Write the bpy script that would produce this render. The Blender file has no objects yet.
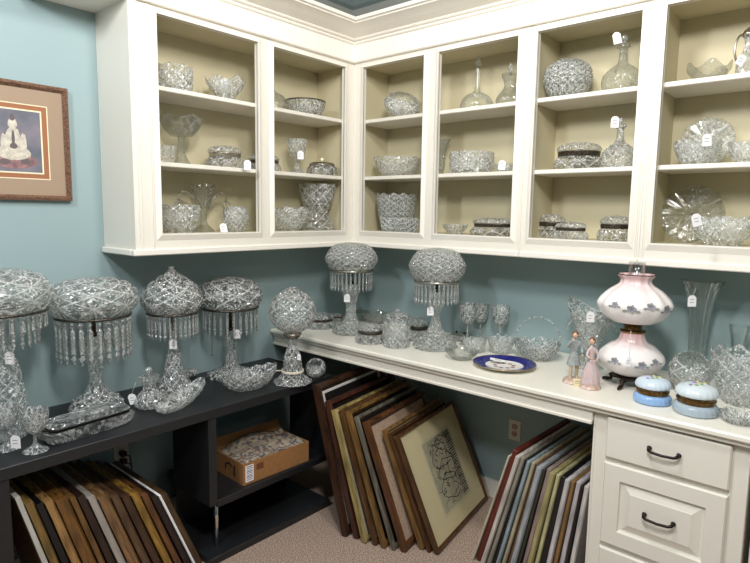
import bpy, math, random
import numpy as np
from mathutils import Matrix, Vector
random.seed(7)
PI = math.pi
SC = bpy.context.scene
COL = SC.collection

# ---------------------------------------------------------------- camera
CAM = np.array([2.6588, -2.793, 1.595])
YAW, PITCH, ROLL, FPX = .7172, -.12, .0152, 574.4387
FW = np.array([-math.sin(YAW)*math.cos(PITCH), math.cos(YAW)*math.cos(PITCH), math.sin(PITCH)])
_rt = np.array([math.cos(YAW), math.sin(YAW), 0.]); _up = np.cross(_rt, FW)
RT = _rt*math.cos(ROLL)+_up*math.sin(ROLL); UP = -_rt*math.sin(ROLL)+_up*math.cos(ROLL)
cd = bpy.data.cameras.new('camera'); cam = bpy.data.objects.new('camera', cd); COL.objects.link(cam)
cd.sensor_width = 36; cd.lens = FPX*36/750; cd.clip_start = .05
M4 = Matrix.Identity(4)
for i in range(3):
    M4[i][0] = RT[i]; M4[i][1] = UP[i]; M4[i][2] = -FW[i]; M4[i][3] = CAM[i]
cam.matrix_world = M4
SC.camera = cam

# ---------------------------------------------------------------- world, lights, exposure
w = bpy.data.worlds.new('world'); SC.world = w; w.use_nodes = True
w.node_tree.nodes['Background'].inputs[0].default_value = (.9, .95, 1, 1)
w.node_tree.nodes['Background'].inputs[1].default_value = .3
def area(name, loc, sx, sy, power, col, rot=(0, 0, 0)):
    l = bpy.data.lights.new(name, 'AREA'); l.shape = 'RECTANGLE'; l.size = sx; l.size_y = sy
    l.energy = power; l.color = col
    o = bpy.data.objects.new(name, l); o.location = loc; o.rotation_euler = rot; COL.objects.link(o)
def globe(loc, power, col, r=.15):                            # bare point light under the ceiling, no fixture modelled
    l = bpy.data.lights.new('overhead_point_light', 'POINT'); l.energy = power; l.color = col; l.shadow_soft_size = r
    o = bpy.data.objects.new('overhead_point_light', l); o.location = loc; COL.objects.link(o)
globe((2.45, -2.35, 2.78), 98, (1, .97, .93), .17)
globe((1.75, -1.5, 2.86), 44, (1, .97, .93), .12)  # added to brighten the counter top
globe((1.15, -3.1, 2.78), 60, (.93, .97, 1), .15)  # added to brighten the left wall
globe((4.3, -2.0, 2.78), 12, (1, .97, .94), .15)  # added as weak fill from the right
SC.view_settings.view_transform = 'Standard'; SC.view_settings.look = 'None'
SC.view_settings.exposure = .55; SC.view_settings.gamma = 1
SC.cycles.transparent_max_bounces = 40
SC.cycles.max_bounces = 14
SC.cycles.transmission_bounces = 14
SC.cycles.sample_clamp_indirect = 6

# ---------------------------------------------------------------- helpers: where a point seen in the photo lies
def ray(px, py): return FW+RT*(px-375)/FPX-UP*(py-281.5)/FPX
def at(px, py, ax, val):
    D = ray(px, py); i = 'xyz'.index(ax); return Vector(CAM+D*(val-CAM[i])/D[i])
FWH = np.array([FW[0], FW[1], 0]); FWH = FWH/np.linalg.norm(FWH)
def mpp(P): return float((np.array(P)-CAM)@FW)/FPX
def on_depth(px, py, P, off=0.):                 # the point on the upright plane facing us through P
    D = ray(px, py); t = ((np.array(P)-CAM)@FWH-off)/(D@FWH); return Vector(CAM+D*t)
def kz(P, z): return abs(CAM[2]-z)/float((np.array(P)-CAM)@FWH)

# ---------------------------------------------------------------- materials
def mat(name, col, rough=.6, metal=0., spec=.5, noise=None, bump=None, extra=None):
    m = bpy.data.materials.new(name); m.use_nodes = True; nt = m.node_tree
    b = nt.nodes['Principled BSDF']
    b.inputs['Base Color'].default_value = (*col, 1); b.inputs['Roughness'].default_value = rough
    b.inputs['Metallic'].default_value = metal; b.inputs['Specular IOR Level'].default_value = spec
    tc = nt.nodes.new('ShaderNodeTexCoord')
    if noise:
        sc, amt, c2 = noise
        n = nt.nodes.new('ShaderNodeTexNoise'); n.inputs['Scale'].default_value = sc; n.inputs['Detail'].default_value = 6
        nt.links.new(tc.outputs['Object'], n.inputs['Vector'])
        r = nt.nodes.new('ShaderNodeValToRGB'); r.color_ramp.elements[0].position = .5-amt; r.color_ramp.elements[1].position = .5+amt
        r.color_ramp.elements[0].color = (*col, 1); r.color_ramp.elements[1].color = (*c2, 1)
        nt.links.new(n.outputs['Fac'], r.inputs[0]); nt.links.new(r.outputs[0], b.inputs['Base Color'])
    if bump:
        sc, st = bump
        n = nt.nodes.new('ShaderNodeTexNoise'); n.inputs['Scale'].default_value = sc; n.inputs['Detail'].default_value = 4
        nt.links.new(tc.outputs['Object'], n.inputs['Vector'])
        bp = nt.nodes.new('ShaderNodeBump'); bp.inputs['Strength'].default_value = st; bp.inputs['Distance'].default_value = .003
        nt.links.new(n.outputs['Fac'], bp.inputs['Height']); nt.links.new(bp.outputs[0], b.inputs['Normal'])
    return m
def srgb(r, g, b):
    return tuple(((c/255)/12.92 if c/255 <= .04045 else ((c/255+.055)/1.055)**2.4) for c in (r, g, b))

def crystal(name, glass=.4, frost_glint=.25, tint=(.95, .97, .97), n=8, k=16., rough=.02, bump=.6, gloss=.5, fine=190.):
    """clear lead crystal: cuts run as a lattice of mitred lines round the piece, frosted where the wheel cut, with white glints painted in"""
    m = bpy.data.materials.new(name); m.use_nodes = True; nt = m.node_tree; N = nt.nodes; L = nt.links
    for q in list(N): N.remove(q)
    def M(op, a, b_=None, c=None):
        q = N.new('ShaderNodeMath'); q.operation = op
        for i_, v in enumerate((a, b_, c)):
            if v is None: continue
            if isinstance(v, (int, float)): q.inputs[i_].default_value = v
            else: L.new(v, q.inputs[i_])
        return q.outputs[0]
    out = N.new('ShaderNodeOutputMaterial'); tc = N.new('ShaderNodeTexCoord'); sp = N.new('ShaderNodeSeparateXYZ'); L.new(tc.outputs['Object'], sp.inputs[0])
    th = M('MULTIPLY', M('ARCTAN2', sp.outputs[1], sp.outputs[0]), n/(2*PI)); rz = M('MULTIPLY', M('ADD', sp.outputs[2], M('MULTIPLY', M('SQRT', M('ADD', M('MULTIPLY', sp.outputs[0], sp.outputs[0]), M('MULTIPLY', sp.outputs[1], sp.outputs[1]))), -.6)), k)
    # cells round the piece, each cut as a many rayed star between mitred diamonds
    uu = M('SUBTRACT', M('FRACT', M('ADD', th, 64.)), .5); vv = M('SUBTRACT', M('FRACT', M('ADD', rz, 64.)), .5)
    dd = M('SQRT', M('ADD', M('MULTIPLY', uu, uu), M('MULTIPLY', vv, vv)))
    ray = M('PINGPONG', M('MULTIPLY', M('ARCTAN2', vv, uu), 14/(2*PI)), .5)
    lat = M('MINIMUM', M('PINGPONG', M('ADD', th, rz), .5), M('PINGPONG', M('SUBTRACT', th, rz), .5))
    star = M('LESS_THAN', dd, .42)
    vo = N.new('ShaderNodeTexVoronoi'); vo.inputs['Scale'].default_value = fine; L.new(tc.outputs['Object'], vo.inputs['Vector'])
    sc_ = N.new('ShaderNodeSeparateColor'); L.new(vo.outputs['Color'], sc_.inputs[0])
    h2 = M('ADD', M('ADD', M('MULTIPLY', M('MULTIPLY', ray, star), .9), M('MULTIPLY', lat, .5)), M('MULTIPLY', sc_.outputs[0], .22))
    bp = N.new('ShaderNodeBump'); bp.inputs['Strength'].default_value = bump; bp.inputs['Distance'].default_value = .006; L.new(h2, bp.inputs['Height'])
    rayl = M('MULTIPLY', M('LESS_THAN', ray, .13), star); line = M('LESS_THAN', lat, .045)
    glint = M('POWER', sc_.outputs[1], 9.)  # random white specks painted in as sparkle
    fr = M('MINIMUM', M('MULTIPLY', M('ADD', M('MULTIPLY', M('MAXIMUM', rayl, line), .75), M('ADD', M('MULTIPLY', glint, 1.5), .01)), frost_glint), .95)
    tr = N.new('ShaderNodeBsdfTransparent'); tr.inputs[0].default_value = (*tint, 1)
    gl = N.new('ShaderNodeBsdfGlass'); gl.inputs['Color'].default_value = (*tint, 1); gl.inputs['Roughness'].default_value = rough
    gl.inputs['IOR'].default_value = 1.5; L.new(bp.outputs[0], gl.inputs['Normal'])
    go = N.new('ShaderNodeBsdfGlossy'); go.inputs['Roughness'].default_value = .17; L.new(bp.outputs[0], go.inputs['Normal'])
    df = N.new('ShaderNodeBsdfDiffuse'); df.inputs[0].default_value = (.9, .91, .9, 1)
    tl = N.new('ShaderNodeBsdfTranslucent'); tl.inputs[0].default_value = (.9, .91, .9, 1)
    dt = N.new('ShaderNodeMixShader'); dt.inputs[0].default_value = .35; L.new(df.outputs[0], dt.inputs[1]); L.new(tl.outputs[0], dt.inputs[2])
    m1 = N.new('ShaderNodeMixShader'); m1.inputs[0].default_value = glass; L.new(tr.outputs[0], m1.inputs[1]); L.new(gl.outputs[0], m1.inputs[2])
    m2 = N.new('ShaderNodeMixShader'); L.new(fr, m2.inputs[0]); L.new(m1.outputs[0], m2.inputs[1]); L.new(dt.outputs[0], m2.inputs[2])
    lw = N.new('ShaderNodeLayerWeight'); lw.inputs['Blend'].default_value = .3; L.new(bp.outputs[0], lw.inputs['Normal'])
    gf = M('MULTIPLY_ADD', lw.outputs['Fresnel'], gloss, .03)
    m3 = N.new('ShaderNodeMixShader'); L.new(gf, m3.inputs[0]); L.new(m2.outputs[0], m3.inputs[1]); L.new(go.outputs[0], m3.inputs[2])
    L.new(m3.outputs[0], out.inputs[0]); return m

CUT = crystal('cut_crystal', .34, .8, (.96, .975, .97), n=8, k=16, fine=150, gloss=.8)
FINE = crystal('finely_cut_crystal', .42, .85, (.9, .92, .9), n=16, k=38, fine=210)
LCUT = crystal('bright_cut_crystal', .24, .72, (.97, .98, .97), n=8, k=18, fine=150, gloss=.45)
CLEAR = crystal('clear_blown_glass', .10, .03, (.96, .975, .97), bump=.03, gloss=.6, fine=30)
CHIM = crystal('lamp_chimney_glass', .0, .01, (.97, .98, .98), bump=.0, gloss=.25, fine=20)
PRISM = crystal('prism_crystal', .5, .8, (.84, .86, .85), n=3, k=60, bump=.3, gloss=1., fine=110)
WHITE = mat('warm_white_cabinet_paint', srgb(231, 226, 215), .42)
TRIMW = mat('white_moulding_paint', srgb(238, 233, 223), .38)
INNER = mat('dimmed_cream_interior_paint', srgb(200, 191, 160), .6)  # same paint as the faces, dimmed in colour for the shaded inside
TEAL = mat('teal_wall_paint', srgb(148, 169, 171), .7, bump=(120, .08))
DTEAL = mat('dark_teal_ceiling_paint', srgb(46, 58, 62), .8)
GREYW = mat('shaded_upper_wall_grey', srgb(140, 142, 136), .8)
BLACK = mat('black_satin_laminate', srgb(28, 29, 32), .42, noise=(40, .3, srgb(34, 35, 38)))
BLACKM = mat('under_shelf_shade_black', srgb(18, 19, 24), .5)
CARPET = mat('beige_carpet', srgb(206, 182, 164), .95, noise=(170, .06, srgb(138, 116, 102)), bump=(400, .9))
SILVER = mat('dull_silver_metal', srgb(178, 172, 160), .3, 1.)
DBAND = mat('tarnished_metal_band', srgb(38, 33, 29), .38, .7, noise=(170, .12, srgb(104, 96, 86)))
BRASS = mat('aged_brass', srgb(150, 120, 76), .35, .9, noise=(90, .25, srgb(88, 68, 42)))
BRONZE = mat('dark_bronze', srgb(52, 40, 34), .4, .8)
IRON = mat('oil_rubbed_black_handle', srgb(34, 26, 26), .35, .6)
CHROME = mat('chrome', srgb(220, 218, 212), .15, 1.)
BLKBAND = mat('blackened_metal_band', srgb(26, 22, 20), .4, .5)
RIBG = crystal('ribbed_crystal', .28, .35, (.97, .98, .98), n=6, k=9, fine=70, gloss=.6)
PAPER = mat('white_tag_card', srgb(246, 244, 246), .7)
STRING = mat('white_cotton_string', srgb(225, 222, 215), .9)
PLASTIC = mat('white_plastic_plate', srgb(214, 206, 190), .4)
DPLAST = mat('black_plastic', srgb(15, 15, 16), .4)
CORD = mat('ivory_cord', srgb(226, 218, 200), .5)
INK = mat('pencil_ink', srgb(70, 66, 72), .8)

# ---------------------------------------------------------------- mesh building
class MB:
    def __init__(s): s.v = []; s.f = []; s.m = []; s.sm = []
    def add(s, vs, fs, mi=0, smooth=False):
        o = len(s.v); s.v += [tuple(v) for v in vs]; s.f += [tuple(o+i for i in f) for f in fs]
        s.m += [mi]*len(fs); s.sm += [smooth]*len(fs); return s
    def box(s, x0, x1, y0, y1, z0, z1, mi=0):
        vs = [(x, y, z) for x in (x0, x1) for y in (y0, y1) for z in (z0, z1)]
        return s.add(vs, [(0, 1, 3, 2), (4, 6, 7, 5), (0, 4, 5, 1), (2, 3, 7, 6), (0, 2, 6, 4), (1, 5, 7, 3)], mi)
    def bbox(s, x0, x1, y0, y1, z0, z1, b=.003, mi=0):       # box with chamfered edges
        cx, cy, cz = (x0+x1)/2, (y0+y1)/2, (z0+z1)/2; hx, hy, hz = (x1-x0)/2, (y1-y0)/2, (z1-z0)/2
        b = min(b, hx*.9, hy*.9, hz*.9); vs = []; idx = {}
        for sx in (-1, 1):
            for sy in (-1, 1):
                for sz in (-1, 1):
                    for ax in range(3):
                        d = [hx-b, hy-b, hz-b]; d[ax] = (hx, hy, hz)[ax]
                        idx[(sx, sy, sz, ax)] = len(vs); vs.append((cx+sx*d[0], cy+sy*d[1], cz+sz*d[2]))
        fs = []; S = (-1, 1)
        for ax in range(3):
            a, c = [i for i in range(3) if i != ax]
            for sg in S:
                q = []
                for (u, v2) in ((-1, -1), (1, -1), (1, 1), (-1, 1)):
                    k = [0, 0, 0]; k[ax] = sg; k[a] = u; k[c] = v2; q.append(idx[(*k, ax)])
                fs.append(q)
        for ax in range(3):                                       # edges along ax
            a, c = [i for i in range(3) if i != ax]
            for u in S:
                for v2 in S:
                    k0 = [0, 0, 0]; k0[a] = u; k0[c] = v2; k0[ax] = -1; k1 = list(k0); k1[ax] = 1
                    fs.append([idx[(*k0, a)], idx[(*k1, a)], idx[(*k1, c)], idx[(*k0, c)]])
        for sx in S:
            for sy in S:
                for sz in S: fs.append([idx[(sx, sy, sz, i)] for i in range(3)])
        return s.add(vs, fs, mi)
    def quad(s, a, b, c, d, mi=0): return s.add([a, b, c, d], [(0, 1, 2, 3)], mi)
    def lathe(s, prof, seg=32, mi=0, smooth=True, rel=None, zsh=None, sx=1., sy=1., c=(0, 0, 0), caps=True):
        n = len(prof); vs = []; L = 0; pl = prof[0]
        H = max(p[1] for p in prof) or 1
        for i, (r, z) in enumerate(prof):
            L += math.hypot(r-pl[0], z-pl[1]); pl = (r, z)
            for j in range(seg):
                t = 2*PI*j/seg; rr = r*(1+(rel(t, L, z/H) if rel else 0)); zz = z+(zsh(t, z/H) if zsh else 0)
                vs.append((c[0]+rr*math.cos(t)*sx, c[1]+rr*math.sin(t)*sy, c[2]+zz))
        fs = [(i*seg+j, i*seg+(j+1) % seg, (i+1)*seg+(j+1) % seg, (i+1)*seg+j) for i in range(n-1) for j in range(seg)]
        s.add(vs, fs, mi, smooth)
        if caps:
            o = len(s.v)-n*seg
            if prof[0][0] > 1e-4: s.f.append(tuple(o+j for j in range(seg))[::-1]); s.m.append(mi); s.sm.append(False)
            if prof[-1][0] > 1e-4: s.f.append(tuple(o+(n-1)*seg+j for j in range(seg))); s.m.append(mi); s.sm.append(False)
        return s
    def tube(s, pts, r, seg=8, mi=0, closed=False, smooth=True, flat=1.):
        pts = [Vector(p) for p in pts]; n = len(pts); rs = r if isinstance(r, (list, tuple)) else [r]*n; vs = []
        ref = None
        for i, p in enumerate(pts):
            a = pts[(i-1) % n] if (closed or i) else p; b = pts[(i+1) % n] if (closed or i < n-1) else p
            t = (b-a).normalized()
            if ref is None:
                ref = Vector((0, 0, 1)) if abs(t.z) < .9 else Vector((1, 0, 0))
            u = t.cross(ref).normalized(); v = u.cross(t).normalized(); ref = v
            for j in range(seg):
                q = 2*PI*j/seg; vs.append(p+u*math.cos(q)*rs[i]+v*math.sin(q)*rs[i]*flat)
        m = n if closed else n-1
        fs = [(i*seg+j, i*seg+(j+1) % seg, ((i+1) % n)*seg+(j+1) % seg, ((i+1) % n)*seg+j) for i in range(m) for j in range(seg)]
        s.add(vs, fs, mi, smooth)
        if not closed:
            o = len(s.v)-n*seg; s.f += [tuple(o+j for j in range(seg))[::-1], tuple(o+(n-1)*seg+j for j in range(seg))]; s.m += [mi]*2; s.sm += [False]*2
        return s
    def ball(s, c, r, seg=12, mi=0, sx=1, sy=1, sz=1, smooth=True):
        k = max(5, seg//2); prof = [(max(1e-5, r*math.sin(PI*i/k)), -r*sz*math.cos(PI*i/k)) for i in range(k+1)]
        return s.lathe(prof, seg, mi, smooth, sx=sx, sy=sy, c=c, caps=False)
    def xf(s, M, start=0):
        s.v[start:] = [tuple(M @ Vector(v)) for v in s.v[start:]]; return s
    def build(s, name, mats, parent=None, loc=None):
        me = bpy.data.meshes.new(name); me.from_pydata(s.v, [], s.f)
        if not isinstance(mats, (list, tuple)): mats = [mats]
        for m in mats: me.materials.append(m)
        me.polygons.foreach_set('material_index', s.m); me.polygons.foreach_set('use_smooth', s.sm); me.update()
        o = bpy.data.objects.new(name, me); COL.objects.link(o)
        if parent: o.parent = parent
        if loc is not None: o.location = loc
        return o
def tag(o, label, cat, group=None):
    o['label'] = label; o['category'] = cat
    if group: o['group'] = group
    return o
def thing(name, label, cat, loc=(0, 0, 0), group=None, rot=(0, 0, 0)):
    o = bpy.data.objects.new(name, None); COL.objects.link(o); o.location = loc; o.rotation_euler = rot
    o.empty_display_size = .05
    return tag(o, label, cat, group)
def struct(o): o['kind'] = 'structure'; return o
def link_copy(o, parent, loc=None, rot=None):
    c = o.copy(); COL.objects.link(c); c.parent = parent
    if loc is not None: c.location = loc
    if rot is not None: c.rotation_euler = rot
    return c
def smoothp(pts, n=6):                                        # Catmull-Rom resampling of a profile
    out = []; P = [pts[0]]+list(pts)+[pts[-1]]; zmin_ = min(p[1] for p in pts)
    for i in range(1, len(P)-2):
        for k in range(n):
            t = k/n; r = []
            for d in (0, 1):
                a, b, c, e = P[i-1][d], P[i][d], P[i+1][d], P[i+2][d]
                r.append(.5*((2*b)+(-a+c)*t+(2*a-5*b+4*c-e)*t*t+(-a+3*b-3*c+e)*t**3))
            out.append((max(r[0], 1e-5), max(r[1], zmin_)))
    out.append(pts[-1]); return out

# ---------------------------------------------------------------- room shell
def slab(name, x0, x1, y0, y1, z0, z1, m): return struct(MB().box(x0, x1, y0, y1, z0, z1).build(name, m))
slab('floor', 0, 5, -5.5, 0, -.1, 0, CARPET)
slab('wall_left', -.12, 0, -5.5, 0, 0, 2.95, TEAL)
slab('wall_back', -.12, 5, 0, .12, 0, 2.95, TEAL)
FARW = mat('darkened_teal_far_wall', srgb(96, 112, 114), .8)  # unseen walls, colour darkened to cut bounced light
slab('wall_right', 5, 5.12, -5.5, .12, 0, 2.95, FARW)
slab('wall_front', -.12, 5.12, -5.62, -5.5, 0, 2.95, FARW)
slab('ceiling', -.12, 5.12, -5.62, .12, 2.95, 3.05, DTEAL)
b = MB(); b.box(0, .015, -5.5, 0, 0, .10); struct(b.build('baseboard_left', TRIMW))
b = MB(); b.box(.015, 5, -.015, 0, 0, .10); struct(b.build('baseboard_back', TRIMW))
# upper wall band above the cabinets, shade put into its grey, and the painted trim where it meets the ceiling
b = MB(); b.box(.0, .006, -1.63, 0, 2.62, 2.87); b.box(.006, 5, -.006, 0, 2.62, 2.87); struct(b.build('trim_3', GREYW))
def corner_trim(name, prof, mt, yend, xend, ret=True):        # moulding along both runs, mitred in the corner; prof = (out, z)
    b = MB(); n = len(prof)
    vs = [(o, yend-o if ret else yend, z) for o, z in prof]+[(o, -o, z) for o, z in prof]+[(xend, -o, z) for o, z in prof]
    fs = []
    for k in range(2):
        for i in range(n-1): fs.append((k*n+i, k*n+i+1, (k+1)*n+i+1, (k+1)*n+i))
    b.add(vs, fs)
    if ret:
        v2 = [(0, yend-o, z) for o, z in prof]; v3 = [(o, yend-o, z) for o, z in prof]
        b.add(v2+v3, [(i, i+1, n+i+1, n+i) for i in range(n-1)])
    return b
LT = mat('light_teal_trim_paint', srgb(112, 124, 124), .6)
struct(corner_trim('t', [(.006, 2.87), (.03, 2.885), (.05, 2.93), (.06, 2.9495), (0, 2.9495)], LT, -5.5, 5, False).build('trim_2', LT))

# ---------------------------------------------------------------- wall cabinets
D, ZB, ZF, Z1, Z2, ZT = .30, 1.395, 1.42, 1.488, 2.406, 2.44
S1, S2 = 2.122, 1.800                                         # tops of the two shelves
def T(side):                                                  # (along, out, z) -> world; side 0 = left wall, 1 = back wall
    return (lambda u, o, z: (o, u, z)) if side == 0 else (lambda u, o, z: (u, -o, z))
def tbox(b, side, u0, u1, o0, o1, z0, z1, mi=0, bev=.0):
    p = T(side)(u0, o0, z0); q = T(side)(u1, o1, z1)
    a = [min(p[i], q[i]) for i in range(3)]; c = [max(p[i], q[i]) for i in range(3)]
    (b.bbox(a[0], c[0], a[1], c[1], a[2], c[2], bev, mi) if bev else b.box(a[0], c[0], a[1], c[1], a[2], c[2], mi))
def wall_cabinet(side, u0, u1, openings, label, name='wall_cabinet', end=False):
    org = T(side)((u0+u1)/2, .15, ZB)
    root = thing(name, label, 'cabinet', org, 'open white wall cabinets around the corner')
    inv = Vector(org)
    def fin(b, nm, m, par=root):
        b.v = [tuple(Vector(v)-inv) for v in b.v]; return b.build(nm, m, par)
    o0 = min(o[0] for o in openings); o1 = max(o[1] for o in openings)
    b = MB(); tbox(b, side, u0+.001, u1-.001, .001, .011, ZF, ZT+.15); fin(b, 'back_panel', INNER)
    b = MB(); tbox(b, side, u0+.001, u1-.001, .012, D-.02, ZF+.001, Z1-.02); tbox(b, side, u0+.001, u1-.001, .012, D-.02, Z1-.02, Z1-.002); fin(b, 'bottom_panel', INNER)
    b = MB(); tbox(b, side, u0+.001, u1-.001, .012, D-.02, Z2+.02, Z2+.045); fin(b, 'top_panel', INNER)
    for k, (a, c) in enumerate(((u0+.001, u0+.019), (u1-.019, u1-.001))):
        b = MB(); tbox(b, side, a, c, .012, D-.02, Z1-.002, Z2+.02)
        if end and k == 0: tbox(b, side, u0, u0+.0195, .001, D-.0205, ZF, ZT+.15, 1)
        fin(b, 'side_panel', [INNER, WHITE])
    for zs in (S1, S2):
        b = MB(); tbox(b, side, u0+.02, u1-.02, .012, D-.022, zs-.02, zs, bev=.003); fin(b, 'shelf', [WHITE])
    # face frame with openings
    b = MB(); edges = [u0]+[e for o in openings for e in o]+[u1]
    tbox(b, side, u0, u1, D-.02, D, ZF, Z1); tbox(b, side, u0, u1, D-.02, D, Z2, ZT+.02)
    for k in range(0, len(edges), 2): tbox(b, side, edges[k], edges[k+1], D-.02, D, Z1, Z2)
    # fine grooves and a raised bead on the wide stiles
    fin(b, 'face_frame', WHITE)
    t = T(side)
    for (a, c) in openings:                                   # the bevelled moulding around each opening
        b = MB(); w_, h_ = .022, .012
        inn = [(a, Z1), (c, Z1), (c, Z2), (a, Z2)]; out = [(a-w_, Z1-.030), (c+w_, Z1-.030), (c+w_, Z2+.022), (a-w_, Z2+.022)]
        rim = [(a-.004, Z1-.006), (c+.004, Z1-.006), (c+.004, Z2+.005), (a-.004, Z2+.005)]
        vs = [t(u, D-.004, z) for u, z in inn]+[t(u, D+h_, z) for u, z in inn]+[t(u, D+h_, z) for u, z in rim]+[t(u, D+.0005, z) for u, z in out]
        fs = [(L*4+i, L*4+(i+1) % 4, (L+1)*4+(i+1) % 4, (L+1)*4+i) for L in range(3) for i in range(4)]
        b.add(vs, fs); fin(b, 'opening_moulding', TRIMW)
    b = MB(); z0, z1 = ZB, ZF+.002
    eu0 = u0-(.014 if end else 0)
    if side == 0: eu1 = -D-.0145 if abs(u1+D) < .01 else u1
    tbox(b, side, eu0, u1 if side == 1 else -D-.001, D-.02, D+.013, z0, z1, bev=.004)
    if end: tbox(b, side, eu0, u0+.002, .001, D-.0205, z0, z1, bev=.004)
    fin(b, 'light_rail', TRIMW)
    return root
wall_cabinet(0, -1.63, -D, [(-1.513, -.988), (-.894, -.3775)], 'white wall cabinet on the left wall with two open bays', end=True)
wall_cabinet(1, D+.0005, 1.388, [(.377, .807), (.897, 1.341)], 'white two bay wall cabinet on the back wall right of the corner')
wall_cabinet(1, 1.389, 1.922, [(1.435, 1.878)], 'single bay white wall cabinet holding both stoppered decanters with tags')
wall_cabinet(1, 1.923, 2.80, [(1.967, 2.72)], 'white wall cabinet at right edge with upright scalloped plate')
# wide-stile beading
for nm, side, us in (('bead', 0, (-1.613, -1.600, -1.552, -1.545)), ('bead', 1, (1.378, 1.3865, 1.905, 1.912, 1.933, 1.940))):
    b = MB()
    for u in us: tbox(b, side, u-.0022, u+.0022, D, D+.004, ZF+.003, ZT, bev=.0015)
    struct(b.build('trim_4', TRIMW))
# frieze and crown moulding above the cabinets
cr = [(.003, 2.438), (D+.018, 2.438), (D+.022, 2.442), (D+.022, 2.448), (D+.014, 2.456), (D+.012, 2.462), (D+.005, 2.463), (D+.004, 2.540),
      (D+.012, 2.541), (D+.018, 2.546), (D+.018, 2.552), (D+.010, 2.556), (D+.022, 2.558), (D+.028, 2.563), (D+.028, 2.570), (D+.034, 2.571), (D+.050, 2.573), (D+.080, 2.580), (D+.110, 2.590), (D+.135, 2.597), (D+.148, 2.599), (D+.152, 2.606), (D+.166, 2.607), (D+.166, 2.624), (.01, 2.624)]
struct(corner_trim('c', cr, TRIMW, -1.63+.0, 5).build('trim_1', TRIMW))

# ---------------------------------------------------------------- white counter along the back wall
ct = thing('countertop', 'long white painted countertop along the back wall', 'countertop', (1.7, -.33, .87))
def sub(b, o, nm, m, par):
    b.v = [tuple(Vector(v)-Vector(o)) for v in b.v]; return b.build(nm, m, par)
CW = mat('white_countertop_paint', srgb(240, 236, 224), .3)
b = MB(); b.bbox(.001, 3.4, -.684, -.001, .878, .9013, .006); sub(b, (1.7, -.33, .87), 'top_board', CW, ct)
b = MB(); b.bbox(.001, 1.902, -.655, -.637, .806, .8775, .002); b.bbox(.001, 1.902, -.664, -.637, .806, .820, .003); sub(b, (1.7, -.33, .87), 'apron', WHITE, ct)
b = MB(); b.bbox(.001, 3.4, -.669, -.656, .860, .8775, .004); sub(b, (1.7, -.33, .87), 'cove_moulding', WHITE, ct)
FY = -.64
def base_cabinet(x0, x1, label, drawers, stile=.055):
    o = ((x0+x1)/2, -.33, 0); r = thing('base_cabinet', label, 'cabinet', o)
    b = MB(); b.box(x0, x0+.018, FY+.02, -.016, .0, .8595); b.box(x1-.018, x1, FY+.02, -.016, 0, .8595); b.box(x0+.018, x1-.018, -.034, -.016, .0, .8595)
    b.box(x0+.018, x1-.018, FY+.02, -.034, .10, .118); sub(b, o, 'body', WHITE, r)
    b = MB(); b.bbox(x0, x0+stile, FY, FY+.02, .0, .8605, .002); b.bbox(x1-stile, x1, FY, FY+.02, 0, .8605, .002); b.box(x0+stile, x1-stile, FY, FY+.02, 0, .10)
    b.box(x0+stile, x1-stile, FY+.001, FY+.02, .835, .8605)
    for (z0, z1, k) in drawers[1:]: b.box(x0+stile, x1-stile, FY+.001, FY+.02, z1-.012, z1+.03)
    b.box(x0+.003, x0+.010, FY-.003, FY, 0, .84); sub(b, o, 'face_frame', WHITE, r)
    for (z0, z1, raised) in drawers:
        xa, xb = x0+stile, x1-stile+.004; yf = FY-.018
        b = MB(); e = .006
        if not raised: b.bbox(xa, xb, yf, FY-.0005, z0, z1, .005)
        else:
            b.box(xa, xb, yf+.0135, FY-.0005, z0, z1)
            rr = lambda i, y: [(xa+i, y, z0+i), (xb-i, y, z0+i), (xb-i, y, z1-i), (xa+i, y, z1-i)]
            rings = [rr(0, yf+.0135), rr(0, yf+.006), rr(.005, yf), rr(.060, yf), rr(.063, yf+.010), rr(.070, yf+.013), rr(.098, yf+.002), rr(.100, yf+.0005)]
            vs = [v for q in rings for v in q]
            b.add(vs, [(L*4+i, L*4+(i+1) % 4, (L+1)*4+(i+1) % 4, (L+1)*4+i) for L in range(len(rings)-1) for i in range(4)])
            n = (len(rings)-1)*4; b.add(rings[-1], [(0, 1, 2, 3)])
        d = sub(b, o, 'drawer', WHITE, r)
        xc, zc = (xa+xb)/2, (z0+z1)/2+(.0 if not raised else .005); yq = yf if not raised else yf
        b = MB(); pts = [(xc-.048, yq, zc+.002), (xc-.048, yq-.012, zc+.002), (xc-.046, yq-.022, zc), (xc-.036, yq-.026, zc-.004), (xc, yq-.028, zc-.006), (xc+.036, yq-.026, zc-.004), (xc+.046, yq-.022, zc), (xc+.048, yq-.012, zc+.002), (xc+.048, yq, zc+.002)]
        b.tube(pts, [.007, .006, .006, .0052, .005, .0052, .006, .006, .007], 10)
        for sx in (-1, 1): b.ball((xc+sx*.048, yq-.004, zc+.002), .009, 10, sy=.5)
        sub(b, o, 'handle', IRON, d)
    return r
base_cabinet(1.902, 2.412, 'white base cabinet with a stack of drawers and black handles', [(.695, .850, 0), (.356, .676, 1), (.11, .337, 1)])
o = (2.8, -.33, 0); r = thing('base_cabinet', 'white base cabinet right of the drawer stack, cut by the frame', 'cabinet', o)
b = MB(); b.box(2.43, 3.3, FY+.02, -.016, 0, .8595); sub(b, o, 'body', WHITE, r)
b = MB(); b.bbox(2.445, 3.3, FY-.002, FY+.0195, 0, .77, .004); sub(b, o, 'door', WHITE, r)

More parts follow.
